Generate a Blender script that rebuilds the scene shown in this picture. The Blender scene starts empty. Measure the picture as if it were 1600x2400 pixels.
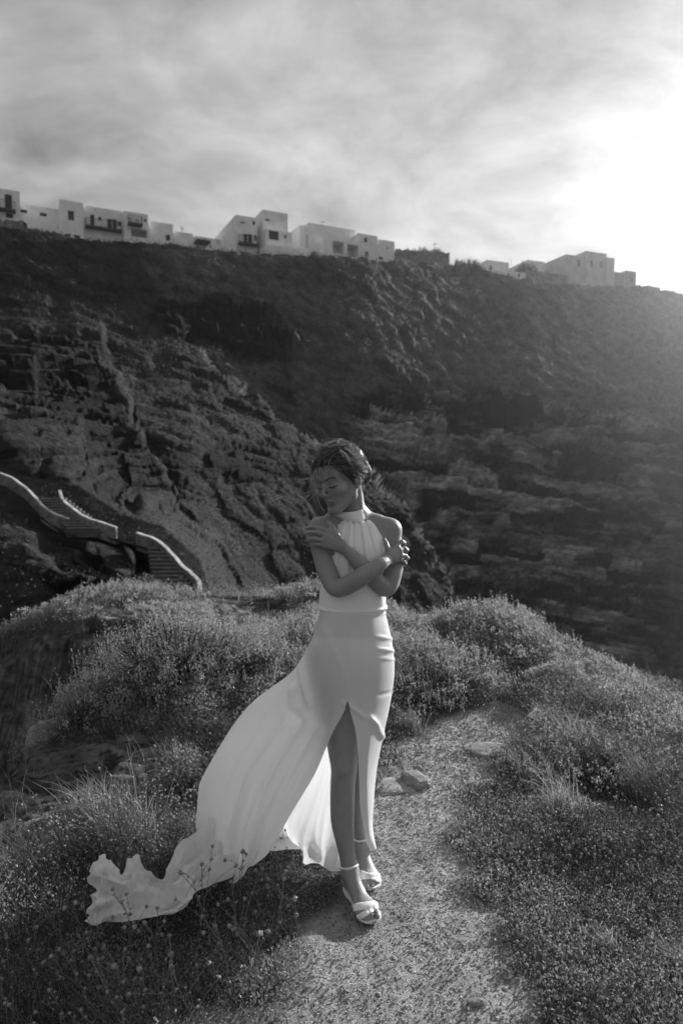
import bpy, math, random
import numpy as np
from mathutils import Vector
SC = bpy.context.scene
COL = SC.collection
R = math.radians
# ------------------------------------------------------------------ camera, sky, sun, exposure
CZ = 1.68
TH = math.atan(100.0 / 1600.0)          # camera looks 3.6 degrees down; horizon at pixel row 1100 of 2400
FP = 1600.0                             # focal length in pixels of the 1600 x 2400 photograph
cam_d = bpy.data.cameras.new('camera'); cam = bpy.data.objects.new('camera', cam_d); COL.objects.link(cam)
cam.location = (0, 0, CZ); cam.rotation_euler = (R(90) - TH, 0, 0)
cam_d.sensor_fit = 'VERTICAL'; cam_d.sensor_height = 36; cam_d.sensor_width = 24; cam_d.lens = 24
cam_d.clip_start = 0.05; cam_d.clip_end = 6000
cam_d.dof.use_dof = True; cam_d.dof.focus_distance = 2.52; cam_d.dof.aperture_fstop = 3.2
SC.camera = cam

SUN_AZ, SUN_EL = R(45), R(20)           # azimuth to the right of the view direction, elevation
w = bpy.data.worlds.new("World"); SC.world = w; w.use_nodes = True
nt = w.node_tree; nt.nodes.clear()
def wn(t, **k):
    n = nt.nodes.new(t)
    for a, b in k.items(): setattr(n, a, b)
    return n
def wm(op, a, b=None, c=None, clamp=False):
    n = nt.nodes.new('ShaderNodeMath'); n.operation = op; n.use_clamp = clamp
    for i, v in enumerate((a, b, c)):
        if v is None: continue
        if isinstance(v, (int, float)): n.inputs[i].default_value = v
        else: nt.links.new(v, n.inputs[i])
    return n.outputs[0]
sky = wn('ShaderNodeTexSky', sky_type='NISHITA'); sky.sun_disc = False
sky.sun_elevation = SUN_EL; sky.sun_rotation = SUN_AZ; sky.air_density = 1.0; sky.dust_density = 3.0
bw = wn('ShaderNodeRGBToBW'); nt.links.new(sky.outputs[0], bw.inputs[0])
tc = wn('ShaderNodeTexCoord'); nrm = wn('ShaderNodeVectorMath', operation='NORMALIZE')
nt.links.new(tc.outputs['Generated'], nrm.inputs[0])
sep = wn('ShaderNodeSeparateXYZ'); nt.links.new(nrm.outputs[0], sep.inputs[0])
dz = wm('ADD', wm('MAXIMUM', sep.outputs[2], 0.0), 0.34)
px_ = wm('DIVIDE', sep.outputs[0], dz); py_ = wm('DIVIDE', sep.outputs[1], dz)
comb = wn('ShaderNodeCombineXYZ'); nt.links.new(px_, comb.inputs[0]); nt.links.new(py_, comb.inputs[1])
mp = wn('ShaderNodeMapping'); nt.links.new(comb.outputs[0], mp.inputs[0])
mp.inputs['Rotation'].default_value = (0, 0, R(-48)); mp.inputs['Scale'].default_value = (1.1, 1.5, 1)
mp.inputs['Location'].default_value = (3.1, 1.7, 0)
n1 = wn('ShaderNodeTexNoise'); n1.inputs['Scale'].default_value = 1.5; n1.inputs['Detail'].default_value = 7
n1.inputs['Roughness'].default_value = 0.55; n1.inputs['Distortion'].default_value = 0.5
nt.links.new(mp.outputs[0], n1.inputs['Vector'])
n2 = wn('ShaderNodeTexNoise'); n2.inputs['Scale'].default_value = 4.2; n2.inputs['Detail'].default_value = 8
n2.inputs['Roughness'].default_value = 0.6; n2.inputs['Distortion'].default_value = 0.5
nt.links.new(mp.outputs[0], n2.inputs['Vector'])
cl = wm('ADD', wm('MULTIPLY', n1.outputs['Fac'], 0.66), wm('MULTIPLY', n2.outputs['Fac'], 0.34))
cl = wm('MULTIPLY', wm('SUBTRACT', cl, 0.36), 3.8, clamp=True)
CLOUD_LO, CLOUD_HI = 0.50, 1.66
cf = wm('ADD', wm('MULTIPLY', cl, CLOUD_HI - CLOUD_LO), CLOUD_LO)
# thin veil of cloud lit through around the sun
sd = (math.sin(SUN_AZ) * math.cos(SUN_EL), math.cos(SUN_AZ) * math.cos(SUN_EL), math.sin(SUN_EL))
flat_ = wn('ShaderNodeVectorMath', operation='MULTIPLY'); nt.links.new(nrm.outputs[0], flat_.inputs[0]); flat_.inputs[1].default_value = (1, 1, 1.7)
fn_ = wn('ShaderNodeVectorMath', operation='NORMALIZE'); nt.links.new(flat_.outputs[0], fn_.inputs[0])
dot = wn('ShaderNodeVectorMath', operation='DOT_PRODUCT'); nt.links.new(fn_.outputs[0], dot.inputs[0])
_e = R(14); dot.inputs[1].default_value = (math.sin(R(38)) * math.cos(_e), math.cos(R(38)) * math.cos(_e), math.sin(_e))
dp = wm('MAXIMUM', dot.outputs['Value'], 0.0)
veil = wm('ADD', wm('MULTIPLY', wm('POWER', dp, 12.0), 1.5), wm('MULTIPLY', wm('POWER', dp, 6.0), 1.8))
veil2 = wm('MULTIPLY', wm('POWER', dp, 2.5), 1.7)
base = wm('ADD', wm('ADD', veil, veil2), 3.0)
tot = wm('MULTIPLY', wm('ADD', wm('MULTIPLY', bw.outputs[0], 0.035), base), cf)
SKY_STR = 0.060
bg = wn('ShaderNodeBackground'); nt.links.new(tot, bg.inputs['Color']); bg.inputs['Strength'].default_value = SKY_STR
wo = wn('ShaderNodeOutputWorld'); nt.links.new(bg.outputs[0], wo.inputs[0])

sl = bpy.data.lights.new('sun', 'SUN'); so = bpy.data.objects.new('sun', sl); COL.objects.link(so)
sl.energy = 5.0; sl.angle = R(0.7); sl.color = (1, 1, 1)
so.rotation_euler = Vector(sd).to_track_quat('Z', 'Y').to_euler()
so.location = (20, 20, 20)
SC.view_settings.view_transform = 'Standard'; SC.view_settings.look = 'None'
SC.view_settings.exposure = 0.85; SC.view_settings.gamma = 1.0
SC.render.engine = 'CYCLES'
SC.cycles.use_denoising = True
SC.cycles.max_bounces = 6; SC.cycles.diffuse_bounces = 3; SC.cycles.transmission_bounces = 4
SC.cycles.transparent_max_bounces = 8; SC.cycles.volume_bounces = 0
SC.cycles.caustics_reflective = False; SC.cycles.caustics_refractive = False

# ------------------------------------------------------------------ geometry of the view: real distances from bearings
ct, st = math.cos(TH), math.sin(TH)
def ray(px, py):
    u = (np.asarray(px, float) - 800) / FP; v = (1200 - np.asarray(py, float)) / FP
    return u, ct + v * st, v * ct - st
def W(px, py, Y):
    """world point seen at (px,py) that lies Y metres ahead"""
    a, b, c = ray(px, py); k = Y / b
    return np.stack(np.broadcast_arrays(a * k, Y + 0 * a, CZ + c * k), -1)
def G(px, py, z):
    """world point seen at (px,py) at height z"""
    a, b, c = ray(px, py); k = (z - CZ) / c
    return np.stack(np.broadcast_arrays(a * k, b * k, z + 0 * a), -1)
def proj(p):
    p = np.asarray(p, float); x, y, z = p[..., 0], p[..., 1], p[..., 2] - CZ
    d = y * ct - z * st; v = (y * st + z * ct) / d
    return 800 + FP * x / d, 1200 - FP * v

# ------------------------------------------------------------------ noise
_rs = np.random.RandomState(7)
_perm = _rs.permutation(256); _perm = np.concatenate([_perm, _perm, _perm])
_g3 = _rs.normal(size=(256, 3)); _g3 /= np.linalg.norm(_g3, axis=1)[:, None]; _g3 = _g3.astype(np.float32)
def perlin(p):
    p = np.asarray(p, np.float32); i = np.floor(p).astype(np.int64); f = p - i; i &= 255
    u = f * f * f * (f * (f * 6 - 15) + 10); out = 0
    for dx in (0, 1):
        wx = u[..., 0] if dx else 1 - u[..., 0]
        for dy in (0, 1):
            wy = u[..., 1] if dy else 1 - u[..., 1]
            for dz_ in (0, 1):
                wz = u[..., 2] if dz_ else 1 - u[..., 2]
                h = _perm[_perm[_perm[i[..., 0] + dx] + i[..., 1] + dy] + i[..., 2] + dz_]
                g = _g3[h]
                d = g[..., 0] * (f[..., 0] - dx) + g[..., 1] * (f[..., 1] - dy) + g[..., 2] * (f[..., 2] - dz_)
                out = out + wx * wy * wz * d
    return out * 1.6
def fbm(p, o=4, g=0.5):
    p = np.asarray(p, np.float32); a = 1.0; s = 0; t = 0
    for k in range(o):
        s = s + a * perlin(p * 2 ** k + 17.3 * k); t += a; a *= g
    return s / t
def cells(p2, seed=0):
    """distance to nearest jittered point, 2-D (for cushion shrubs); returns F1 and cell id value"""
    i = np.floor(p2).astype(np.int64); best = np.full(p2.shape[:-1], 9.0); idv = np.zeros(p2.shape[:-1])
    for dx in (-1, 0, 1):
        for dy in (-1, 0, 1):
            a = (i[..., 0] + dx); b = (i[..., 1] + dy)
            h = _perm[(_perm[(a + seed) & 255] + b) & 255]; h2 = _perm[(h + 31) & 255]; h3 = _perm[(h2 + 77) & 255]
            d = np.hypot(a + h / 256 - p2[..., 0], b + h2 / 256 - p2[..., 1])
            m = d < best; best = np.where(m, d, best); idv = np.where(m, h3 / 255, idv)
    return best, idv
def sstep(a, b, x):
    t = np.clip((x - a) / (b - a), 0, 1); return t * t * (3 - 2 * t)

# ------------------------------------------------------------------ mesh helpers
def mesh_np(name, v, faces, smooth=False):
    """faces: (n,3) or (n,4) array, or a list of such arrays"""
    fl = faces if isinstance(faces, list) else [faces]
    fl = [np.asarray(f, np.int32) for f in fl if len(f)]
    v = np.ascontiguousarray(v, np.float32)
    me = bpy.data.meshes.new(name); me.vertices.add(len(v)); me.vertices.foreach_set('co', v.ravel())
    tot = sum(f.size for f in fl); n = sum(len(f) for f in fl)
    me.loops.add(tot); me.loops.foreach_set('vertex_index', np.concatenate([f.ravel() for f in fl]))
    me.polygons.add(n)
    sizes = np.concatenate([np.full(len(f), f.shape[1], np.int32) for f in fl])
    starts = np.concatenate([[0], np.cumsum(sizes)[:-1]]).astype(np.int32)
    me.polygons.foreach_set('loop_start', starts)
    me.polygons.foreach_set('use_smooth', np.full(n, smooth))
    me.update(calc_edges=True); me.validate()
    return me
def attr(me, name, vals):
    a = me.attributes.new(name, 'FLOAT', 'POINT'); a.data.foreach_set('value', np.ascontiguousarray(vals, np.float32))
def link(name, me, mat=None, parent=None, label=None, cat=None, group=None, kind=None):
    o = bpy.data.objects.new(name, me); COL.objects.link(o)
    if mat is not None and me is not None and not me.materials: me.materials.append(mat)
    if parent is not None: o.parent = parent
    tag(o, label, cat, group, kind); return o
def tag(o, label=None, cat=None, group=None, kind=None):
    if label: o['label'] = label
    if cat: o['category'] = cat
    if group: o['group'] = group
    if kind: o['kind'] = kind
def empty(name, loc, label=None, cat=None, group=None):
    o = bpy.data.objects.new(name, None); COL.objects.link(o); o.location = loc; o.empty_display_size = 0.1
    tag(o, label, cat, group); return o
def grid_faces(nu, nv, off=0):
    i = np.arange(nu - 1)[:, None] * nv + np.arange(nv - 1)[None, :]
    return (np.stack([i, i + nv, i + nv + 1, i + 1], -1).reshape(-1, 4) + off)
class MB:
    def __init__(s): s.v = []; s.f3 = []; s.f4 = []; s.n = 0
    def add(s, v, f):
        v = np.asarray(v, float).reshape(-1, 3); f = np.asarray(f)
        (s.f4 if f.shape[1] == 4 else s.f3).append(f + s.n); s.v.append(v); s.n += len(v)
    def box(s, c, ex, ey, ez):
        """centre and three half-axis vectors"""
        c, ex, ey, ez = (np.asarray(q, float) for q in (c, ex, ey, ez))
        v = [c + a * ex + b * ey + d * ez for a in (-1, 1) for b in (-1, 1) for d in (-1, 1)]
        s.add(v, [[0, 1, 3, 2], [4, 6, 7, 5], [0, 4, 5, 1], [2, 3, 7, 6], [0, 2, 6, 4], [1, 5, 7, 3]])
    def tube(s, pts, r, n=6, cap=True):
        pts = np.asarray(pts, float); m = len(pts); r = np.broadcast_to(np.asarray(r, float), (m,))
        t = np.gradient(pts, axis=0); t /= np.linalg.norm(t, axis=1)[:, None] + 1e-12
        ref = np.array([0.31, 0.17, 0.93]) if abs(t[0, 2]) < .9 else np.array([1., .1, 0])
        a = np.cross(t, ref); a /= np.linalg.norm(a, axis=1)[:, None] + 1e-12; b = np.cross(t, a)
        ang = np.arange(n) * 2 * np.pi / n
        v = pts[:, None] + r[:, None, None] * (np.cos(ang)[None, :, None] * a[:, None] + np.sin(ang)[None, :, None] * b[:, None])
        f = []
        for i in range(m - 1):
            for j in range(n): f.append([i * n + j, i * n + (j + 1) % n, (i + 1) * n + (j + 1) % n, (i + 1) * n + j])
        s.add(v, f)
        if cap:
            k = s.n - m * n
            for base_, rev in ((k, True), (k + (m - 1) * n, False)):
                for j in range(1, n - 1):
                    q = [base_, base_ + j, base_ + j + 1]; s.f3.append(np.array([q[::-1] if rev else q]))
    def build(s, name, mat, parent=None, smooth=False, **k):
        fl = []
        if s.f4: fl.append(np.concatenate(s.f4))
        if s.f3: fl.append(np.concatenate(s.f3))
        return link(name, mesh_np(name, np.concatenate(s.v), fl, smooth), mat, parent, **k)

# ------------------------------------------------------------------ materials (the photograph is black and white: greys)
def mat(name, col=0.5, rough=0.7, spec=0.3):
    m = bpy.data.materials.new(name); m.use_nodes = True; t = m.node_tree; b = t.nodes['Principled BSDF']
    b.inputs['Base Color'].default_value = (col, col, col, 1); b.inputs['Roughness'].default_value = rough
    b.inputs['Specular IOR Level'].default_value = spec
    return m, t, b
def ramp_noise(t, scale, lo, hi, detail=5, coord='Object', p0=0.3, p1=0.7, rough=0.6, stretch=None):
    tc = t.nodes.new('ShaderNodeTexCoord'); n = t.nodes.new('ShaderNodeTexNoise')
    n.inputs['Scale'].default_value = scale; n.inputs['Detail'].default_value = detail; n.inputs['Roughness'].default_value = rough
    src = tc.outputs[coord]
    if stretch:
        mp = t.nodes.new('ShaderNodeMapping'); mp.inputs['Scale'].default_value = stretch; t.links.new(src, mp.inputs[0]); src = mp.outputs[0]
    t.links.new(src, n.inputs['Vector'])
    r = t.nodes.new('ShaderNodeMapRange'); r.inputs['From Min'].default_value = p0; r.inputs['From Max'].default_value = p1
    r.inputs['To Min'].default_value = lo; r.inputs['To Max'].default_value = hi
    t.links.new(n.outputs['Fac'], r.inputs['Value']); return r.outputs['Result'], n.outputs['Fac']
def add_bump(t, b, fac, strength=0.3, dist=0.02):
    bp = t.nodes.new('ShaderNodeBump'); bp.inputs['Strength'].default_value = strength; bp.inputs['Distance'].default_value = dist
    t.links.new(fac, bp.inputs['Height']); t.links.new(bp.outputs[0], b.inputs['Normal'])
def noisy(name, lo, hi, scale, rough=0.8, bump=0.3, bdist=0.02, stretch=None, spec=0.2):
    m, t, b = mat(name, (lo + hi) / 2, rough, spec); c, f = ramp_noise(t, scale, lo, hi, stretch=stretch)
    t.links.new(c, b.inputs['Base Color']); add_bump(t, b, f, bump, bdist); return m
def leafmat(name, lo, hi, trans=0.35):
    """foliage: per-vertex tone attribute between lo and hi, part of the light passes through"""
    m, t, b = mat(name, hi, 0.6, 0.25)
    a = t.nodes.new('ShaderNodeAttribute'); a.attribute_name = 'tone'
    r = t.nodes.new('ShaderNodeMapRange'); r.inputs['To Min'].default_value = lo; r.inputs['To Max'].default_value = hi
    t.links.new(a.outputs['Fac'], r.inputs['Value']); t.links.new(r.outputs[0], b.inputs['Base Color'])
    tr = t.nodes.new('ShaderNodeBsdfTranslucent'); t.links.new(r.outputs[0], tr.inputs['Color'])
    mx = t.nodes.new('ShaderNodeMixShader'); mx.inputs[0].default_value = trans
    t.links.new(b.outputs[0], mx.inputs[1]); t.links.new(tr.outputs[0], mx.inputs[2])
    t.links.new(mx.outputs[0], t.nodes['Material Output'].inputs['Surface']); return m
WHITEWASH = noisy('whitewash', 0.64, 0.84, 0.9, 0.9, 0.15, 0.05)
STONE = noisy('stone_masonry', 0.10, 0.26, 1.3, 0.95, 0.9, 0.25)
DARKWOOD = mat('dark_painted_wood', 0.035, 0.6)[0]
PALEWOOD = mat('pale_painted_wood', 0.38, 0.6)[0]
IRON = mat('dark_iron', 0.03, 0.5)[0]
GLASSY = mat('dark_window_glass', 0.02, 0.15, 0.5)[0]
DEBUG = False
HAZE_D = 0.00048; HAZE_G = 0.88
# ------------------------------------------------------------------ the hill across the cove
RPX = [-700, -200, 0, 150, 250, 500, 700, 930, 1050, 1130, 1250, 1400, 1500, 1560, 1600, 1700, 1900, 2300]
RPY = [470, 505, 540, 556, 570, 594, 606, 618, 624, 640, 664, 674, 676, 684, 696, 740, 850, 1000]
def ridge(px): return np.interp(px, RPX, RPY)
_cols = [-700, 0, 400, 800, 1200, 1600, 2300]
_prof = [([470, 700, 900, 1100, 1300, 1500, 1800], [76, 66, 50, 40, 33, 28, 22]),
         ([545, 700, 900, 1100, 1300, 1500, 1800], [88, 78, 60, 49, 42, 36, 28]),
         ([590, 700, 760, 900, 1100, 1300, 1500, 1800], [98, 90, 85, 75, 65, 57, 50, 40]),
         ([610, 750, 900, 1050, 1300, 1500, 1800], [111, 101, 93, 88, 81, 76, 66]),
         ([660, 800, 935, 1000, 1250, 1550, 1800], [143, 126, 110, 107, 102, 95, 88]),
         ([695, 850, 1000, 1070, 1300, 1600, 1800], [172, 142, 119, 115, 106, 95, 88]),
         ([1000, 1040, 1100, 1150, 1300, 1600, 1800], [190, 175, 158, 150, 130, 110, 100])]
def far_depth(px, py):
    px = np.asarray(px, float); py = np.asarray(py, float)
    D = np.stack([np.interp(py, a, b) for a, b in _prof], -1)
    # profiles are stored against their own ridge; blend between neighbouring bearings
    x = np.clip(np.interp(px, _cols, np.arange(7)), 0, 5.999); i = x.astype(int); f = x - i; f = f * f * (3 - 2 * f) * 0.5 + f * 0.5
    d0 = np.take_along_axis(D, i[..., None], -1)[..., 0]; d1 = np.take_along_axis(D, i[..., None] + 1, -1)[..., 0]
    return d0 * (1 - f) + d1 * f
_sy = [600, 700, 860, 960, 1050, 1130, 1200, 1330, 1440, 1560, 1800]
_sx = [330, 372, 500, 622, 742, 862, 950, 1012, 1082, 1120, 1150]
_ty = [640, 700, 850, 950, 1040, 1220, 1330, 1500, 1800]
_tx = [150, 215, 262, 305, 335, 425, 412, 430, 430]
def hill_depth(px, py, warp=0.0):
    d = far_depth(px, py)
    sx = np.interp(py, _sy, _sx) + warp
    m1 = 1 - sstep(-6, 7, px - sx)
    f1 = 1 - 0.27 * sstep(690, 1100, py)
    soft = 1 - 0.12 * np.exp(-np.clip(sx - px, 0, None) / 160)      # the spur rounds away towards its edge
    d = d * (1 - m1 + m1 * (1 - (1 - f1) * (soft * 1.0)))
    tx = np.interp(py, _ty, _tx) + warp * 0.7
    m2 = 1 - sstep(-8, 8, px - tx)
    d = d * (1 - m2 * 0.06 * sstep(690, 900, py))
    # knoll below the stairs at far left
    kn = np.exp(-((px - 150) / 190) ** 2) * sstep(1230, 1330, py)
    d = d * (1 - 0.18 * kn)
    return d
NPX, NT = 900, 400
gpx = np.linspace(-600, 2150, NPX); tt = np.linspace(0, 1, NT)
PX, T = np.meshgrid(gpx, tt, indexing='ij')
PY = ridge(PX) + T * (1790 - ridge(PX))
wq = np.stack([PX / 70, PY / 60, 0 * PX], -1)
warp = fbm(wq, 5) * 40
DEP = hill_depth(PX, PY, warp)
stair_m = np.zeros_like(PX)
for (x0_, y0_, x1_, y1_) in ((-60, 1100, 60, 1150), (60, 1150, 170, 1225), (141, 1150, 272, 1235), (272, 1235, 365, 1262), (365, 1262, 440, 1330), (440, 1330, 466, 1400), (380, 1290, 415, 1400)):
    ex, ey = x1_ - x0_, y1_ - y0_; t_ = np.clip(((PX - x0_) * ex + (PY - y0_) * ey) / (ex * ex + ey * ey), 0, 1)
    stair_m = np.maximum(stair_m, np.exp(-((PX - x0_ - t_ * ex) ** 2 + (PY - y0_ - t_ * ey) ** 2) / 48 ** 2))
stair_m = np.minimum(stair_m * 1.6, 1)
Ds = 24.9 + .033 * (1392 - PY)
fill_m = np.clip(1.9 * np.exp(-(((PX - 235) / 75) ** 4 + ((PY - 1325) / 80) ** 4)), 0, 1) * (1 - stair_m)      # rock outcrop that carries the bend of the stairs
DEP = DEP * (1 - fill_m) + (Ds - .5 - .012 * np.clip(PY - 1250, 0, None)) * fill_m
DEP = DEP * (1 - stair_m) + Ds * stair_m
HV = W(PX, PY, DEP)
def gnorm(V):
    a = np.gradient(V, axis=0); b = np.gradient(V, axis=1); n = np.cross(b, a); n /= np.linalg.norm(n, axis=-1)[..., None] + 1e-9
    return np.where((n[..., 1:2] > 0) & (n[..., 2:3] < 0.2), -n, n)
HN = gnorm(HV)
HN = np.where(HN[..., 2:3] < 0, -HN, HN)
HN = HN * 0.4 + np.array([0, -0.75, 0.45]); HN /= np.linalg.norm(HN, axis=-1)[..., None]
# where bare rock shows
def blob(cx, cy, rx, ry, rot=0):
    c, s = math.cos(rot), math.sin(rot); dx = PX - cx; dy = PY - cy
    return np.exp(-(((dx * c + dy * s) / rx) ** 2 + ((-dx * s + dy * c) / ry) ** 2))
rock = (1.25 * blob(1180, 1110, 420, 150, 0.12) + 1.1 * blob(560, 770, 190, 62, 0.25) + 1.1 * blob(120, 950, 190, 230, 0.3) +
        0.8 * blob(1350, 1400, 420, 170, 0.2) + 0.75 * blob(330, 1150, 110, 120, 0.3) + 1.2 * blob(1130, 975, 330, 40, 0.1) + 0.7 * blob(600, 1100, 130, 60, 0.1) + 1.2 * blob(230, 1320, 170, 60, .1) + .9 * blob(430, 760, 60, 30, .2) +
        0.6 * blob(1000, 1320, 160, 160, 0.2))
wn_ = fbm(HV * np.array([0.05, 0.05, 0.1]) + 3, 4)
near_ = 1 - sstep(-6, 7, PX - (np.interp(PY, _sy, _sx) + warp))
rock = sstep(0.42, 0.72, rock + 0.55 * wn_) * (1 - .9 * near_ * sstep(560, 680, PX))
# strata: layered ledges dipping gently to the right
sc_ = HV[..., 2] + 0.16 * HV[..., 0] + 1.5 * fbm(HV * 0.045, 3) + 0.35 * fbm(HV * 0.25, 2)
def hsh(a, b_=0, c_=0): return _perm[(_perm[(_perm[np.asarray(a).astype(int) & 255] + np.asarray(b_).astype(int)) & 255] + c_) & 255] / 255.0
lay = 0; btone = 0
strike = HV[..., 0] * .92 + HV[..., 1] * .3 + 1.5 * fbm(HV * .12 + 21, 3)
for th_, am in ((1.9, 1.0), (.85, .66), (.4, .36)):
    k = np.floor(sc_ / th_); wd_ = th_ * (2.5 + 6 * hsh(k, 5)); bb = np.floor(strike / wd_ + 7 * hsh(k, 9)); lay = lay + am * (hsh(k, bb, 3) - .5) + am * .5 * (hsh(k, 1) - .5)
    fz = sc_ / th_ - k; lay = lay - am * 1.1 * sstep(.84, .97, fz) + am * .25 * fz; btone = btone + am * hsh(k, bb, 77)
btone = np.clip(.5 + (btone / 2.02 - .5) * 1.25, 0, 1)
brk = fbm(HV * np.array([0.16, 0.16, 0.3]), 4)
lay = lay * (0.55 + 0.9 * np.clip(0.5 + fbm(HV * np.array([0.07, 0.07, 0.05]) + 9, 2), 0, 1)) + 0.45 * brk
sz = np.clip(DEP / 100, 0.3, 1.5)
# cushion scrub
P2 = np.stack([HV[..., 0] + 1.2 * fbm(HV * 0.3, 2), HV[..., 1] * 0.9 + HV[..., 2] * 0.9], -1)
c1, id1 = cells(P2 / 2.4, 3); c2, id2 = cells(P2 / 1.05 + 40, 11); c3, id3 = cells(P2 / 0.5 + 80, 23)
bush = 0.75 * np.sqrt(np.clip(1 - (c1 / 0.72) ** 2, 0, 1)) * (id1 > 0.25) + 0.42 * np.sqrt(np.clip(1 - (c2 / 0.75) ** 2, 0, 1)) + 0.16 * np.sqrt(np.clip(1 - (c3 / 0.75) ** 2, 0, 1))
bush = bush * (0.55 + 0.5 * id1) * (.6 + .8 * np.clip(.5 + fbm(HV * .06 + 60, 3), 0, 1)) + 0.12 * fbm(HV * 2.5, 2)
big = 2.6 * sz * fbm(HV * 0.03, 3) + 0.6 * sz * fbm(HV * 0.11 + 5, 3) + .45 * sz * lay * sstep(-.2, .35, fbm(HV * .07 + 80, 3))
edge = .45 + .55 * sstep(0.0, 0.03, T)
disp = (rock * 2.3 * lay * sz + (1 - rock) * bush * 1.25 * np.clip(sz, .45, 1.2) + big * sstep(0.02, 0.2, T)) * (0.15 + 0.85 * edge)
disp = disp * (1 - .93 * stair_m)
HV2 = HV + HN * disp[..., None]
_HA, _HB = proj(HV2)
def hillY(px, py):
    i = np.abs(gpx - px).argmin(); j = np.abs(_HB[i] - py).argmin(); return float(HV2[i, j, 1])
# plateau behind the crest
rows = [HV2]
top = HV2[:, 0]
back = []
for k, (dy, dzz) in enumerate(((60, -30), (36, -9), (20, -1.5), (8, 0.2))):
    q = top + np.array([0, dy, dzz]) * (1 if True else 0)
    back.append(q)
FULL = np.concatenate([np.stack(back, 1), HV2], 1)
me = mesh_np('hillside', FULL.reshape(-1, 3), grid_faces(NPX, NT + 4), True)
rk = np.concatenate([np.zeros((NPX, 4)), rock], 1).ravel(); attr(me, 'rock', rk)
tn = np.concatenate([np.zeros((NPX, 4)) + .4, np.clip(0.35 + 0.4 * id2 + 0.3 * fbm(HV * 0.09 + 30, 3), 0, 1) * (1 - .7 * near_)], 1).ravel(); attr(me, 'tone', tn)  # scrub tone lowered on the near spur: shade put into the colour
lt = sc_ * 1.0; kk = np.floor(lt * 1.6).astype(int) & 255
rt = (.10 + .90 * sstep(550, 950, PX) * (1 - near_)) * np.clip(-.1 + 2.2 * (btone - .35) + .5 * (_perm[kk] / 255.0) ** 2.5 + 0.7 * fbm(HV * np.array([.08, .08, .25]) + 50, 4), 0, 1)  # rock albedo cut on the left and near spur to paint in shade
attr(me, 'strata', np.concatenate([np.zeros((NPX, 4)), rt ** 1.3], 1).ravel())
HM, t, b = mat('hillside_scrub_and_rock', 0.06, 0.95, 0.1)
def A(t, n):
    a = t.nodes.new('ShaderNodeAttribute'); a.attribute_name = n; return a.outputs['Fac']
def MR(t, v, lo, hi, a=0, b_=1):
    r = t.nodes.new('ShaderNodeMapRange'); r.inputs['From Min'].default_value = a; r.inputs['From Max'].default_value = b_
    r.inputs['To Min'].default_value = lo; r.inputs['To Max'].default_value = hi; t.links.new(v, r.inputs['Value']); return r.outputs[0]
def MUL(t, a, b_, op='MULTIPLY'):
    n = t.nodes.new('ShaderNodeMath'); n.operation = op
    for i, q in enumerate((a, b_)):
        if isinstance(q, (int, float)): n.inputs[i].default_value = q
        else: t.links.new(q, n.inputs[i])
    return n.outputs[0]
def MIX(t, f, a, b_):
    n = t.nodes.new('ShaderNodeMix'); n.data_type = 'FLOAT'
    t.links.new(f, n.inputs[0]); t.links.new(a, n.inputs[2]); t.links.new(b_, n.inputs[3]); return n.outputs[0]
fine, ff = ramp_noise(t, 2.2, 0.6, 1.4, 6)
vein, vf = ramp_noise(t, 0.9, 0.45, 1.7, 9, stretch=(0.8, 0.8, 2.4), p0=.35, p1=.68, rough=.7)
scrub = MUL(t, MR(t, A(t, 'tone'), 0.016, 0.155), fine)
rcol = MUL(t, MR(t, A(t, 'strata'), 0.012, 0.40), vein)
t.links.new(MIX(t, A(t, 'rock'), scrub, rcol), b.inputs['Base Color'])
hb = MUL(t, MUL(t, ff, 1.0), MUL(t, vf, 1.0), 'ADD'); add_bump(t, b, hb, 0.9, 0.5)
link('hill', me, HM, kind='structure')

rs2 = np.random.RandomState(3)
m_ok = (rock < .45) & (PX > -250) & (PX < 1850) & (T < .8)
wgt = (m_ok * (DEP / 60) ** 1.0).ravel(); ids = rs2.choice(wgt.size, 230000, p=wgt / wgt.sum())
cpt = HV2.reshape(-1, 3)[ids] + rs2.normal(size=(len(ids), 3)) * [.3, .3, .12] + [0, -.05, .12]
ls_ = rs2.uniform(.10, .24, len(ids)) * np.clip(DEP.ravel()[ids] / 90, .45, 1.3); dd = rs2.normal(size=(len(ids), 3)) + [0, -.3, 1.0]; dd /= np.linalg.norm(dd, axis=1)[:, None]
ss = np.cross(dd, rs2.normal(size=(len(ids), 3))); ss /= np.linalg.norm(ss, axis=1)[:, None]; L_ = ls_[:, None]
hv = np.stack([cpt, cpt + dd * L_ * .5 + ss * L_ * .3, cpt + dd * L_, cpt + dd * L_ * .5 - ss * L_ * .3], 1).reshape(-1, 3)
me = mesh_np('hill_scrub', hv, np.arange(len(hv)).reshape(-1, 4)); attr(me, 'tone', np.repeat(np.clip(id2.ravel()[ids] * .6 + rs2.uniform(0, .4, len(ids)), 0, 1) * (1 - .78 * near_.ravel()[ids]), 4))  # leaf tone darkened on the near spur, shade painted in as well
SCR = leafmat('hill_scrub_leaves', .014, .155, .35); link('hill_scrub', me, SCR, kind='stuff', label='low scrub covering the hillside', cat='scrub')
# sea in the cove, out to the horizon
sm = noisy('sea_water', 0.03, 0.05, 0.2, 0.2, 0.3, 0.3)
link('sea', mesh_np('sea', np.array([[-4000, -400, -30], [4000, -400, -30], [4000, 5000, -30], [-4000, 5000, -30.]]), np.array([[0, 1, 2, 3]])), sm, kind='structure')

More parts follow.
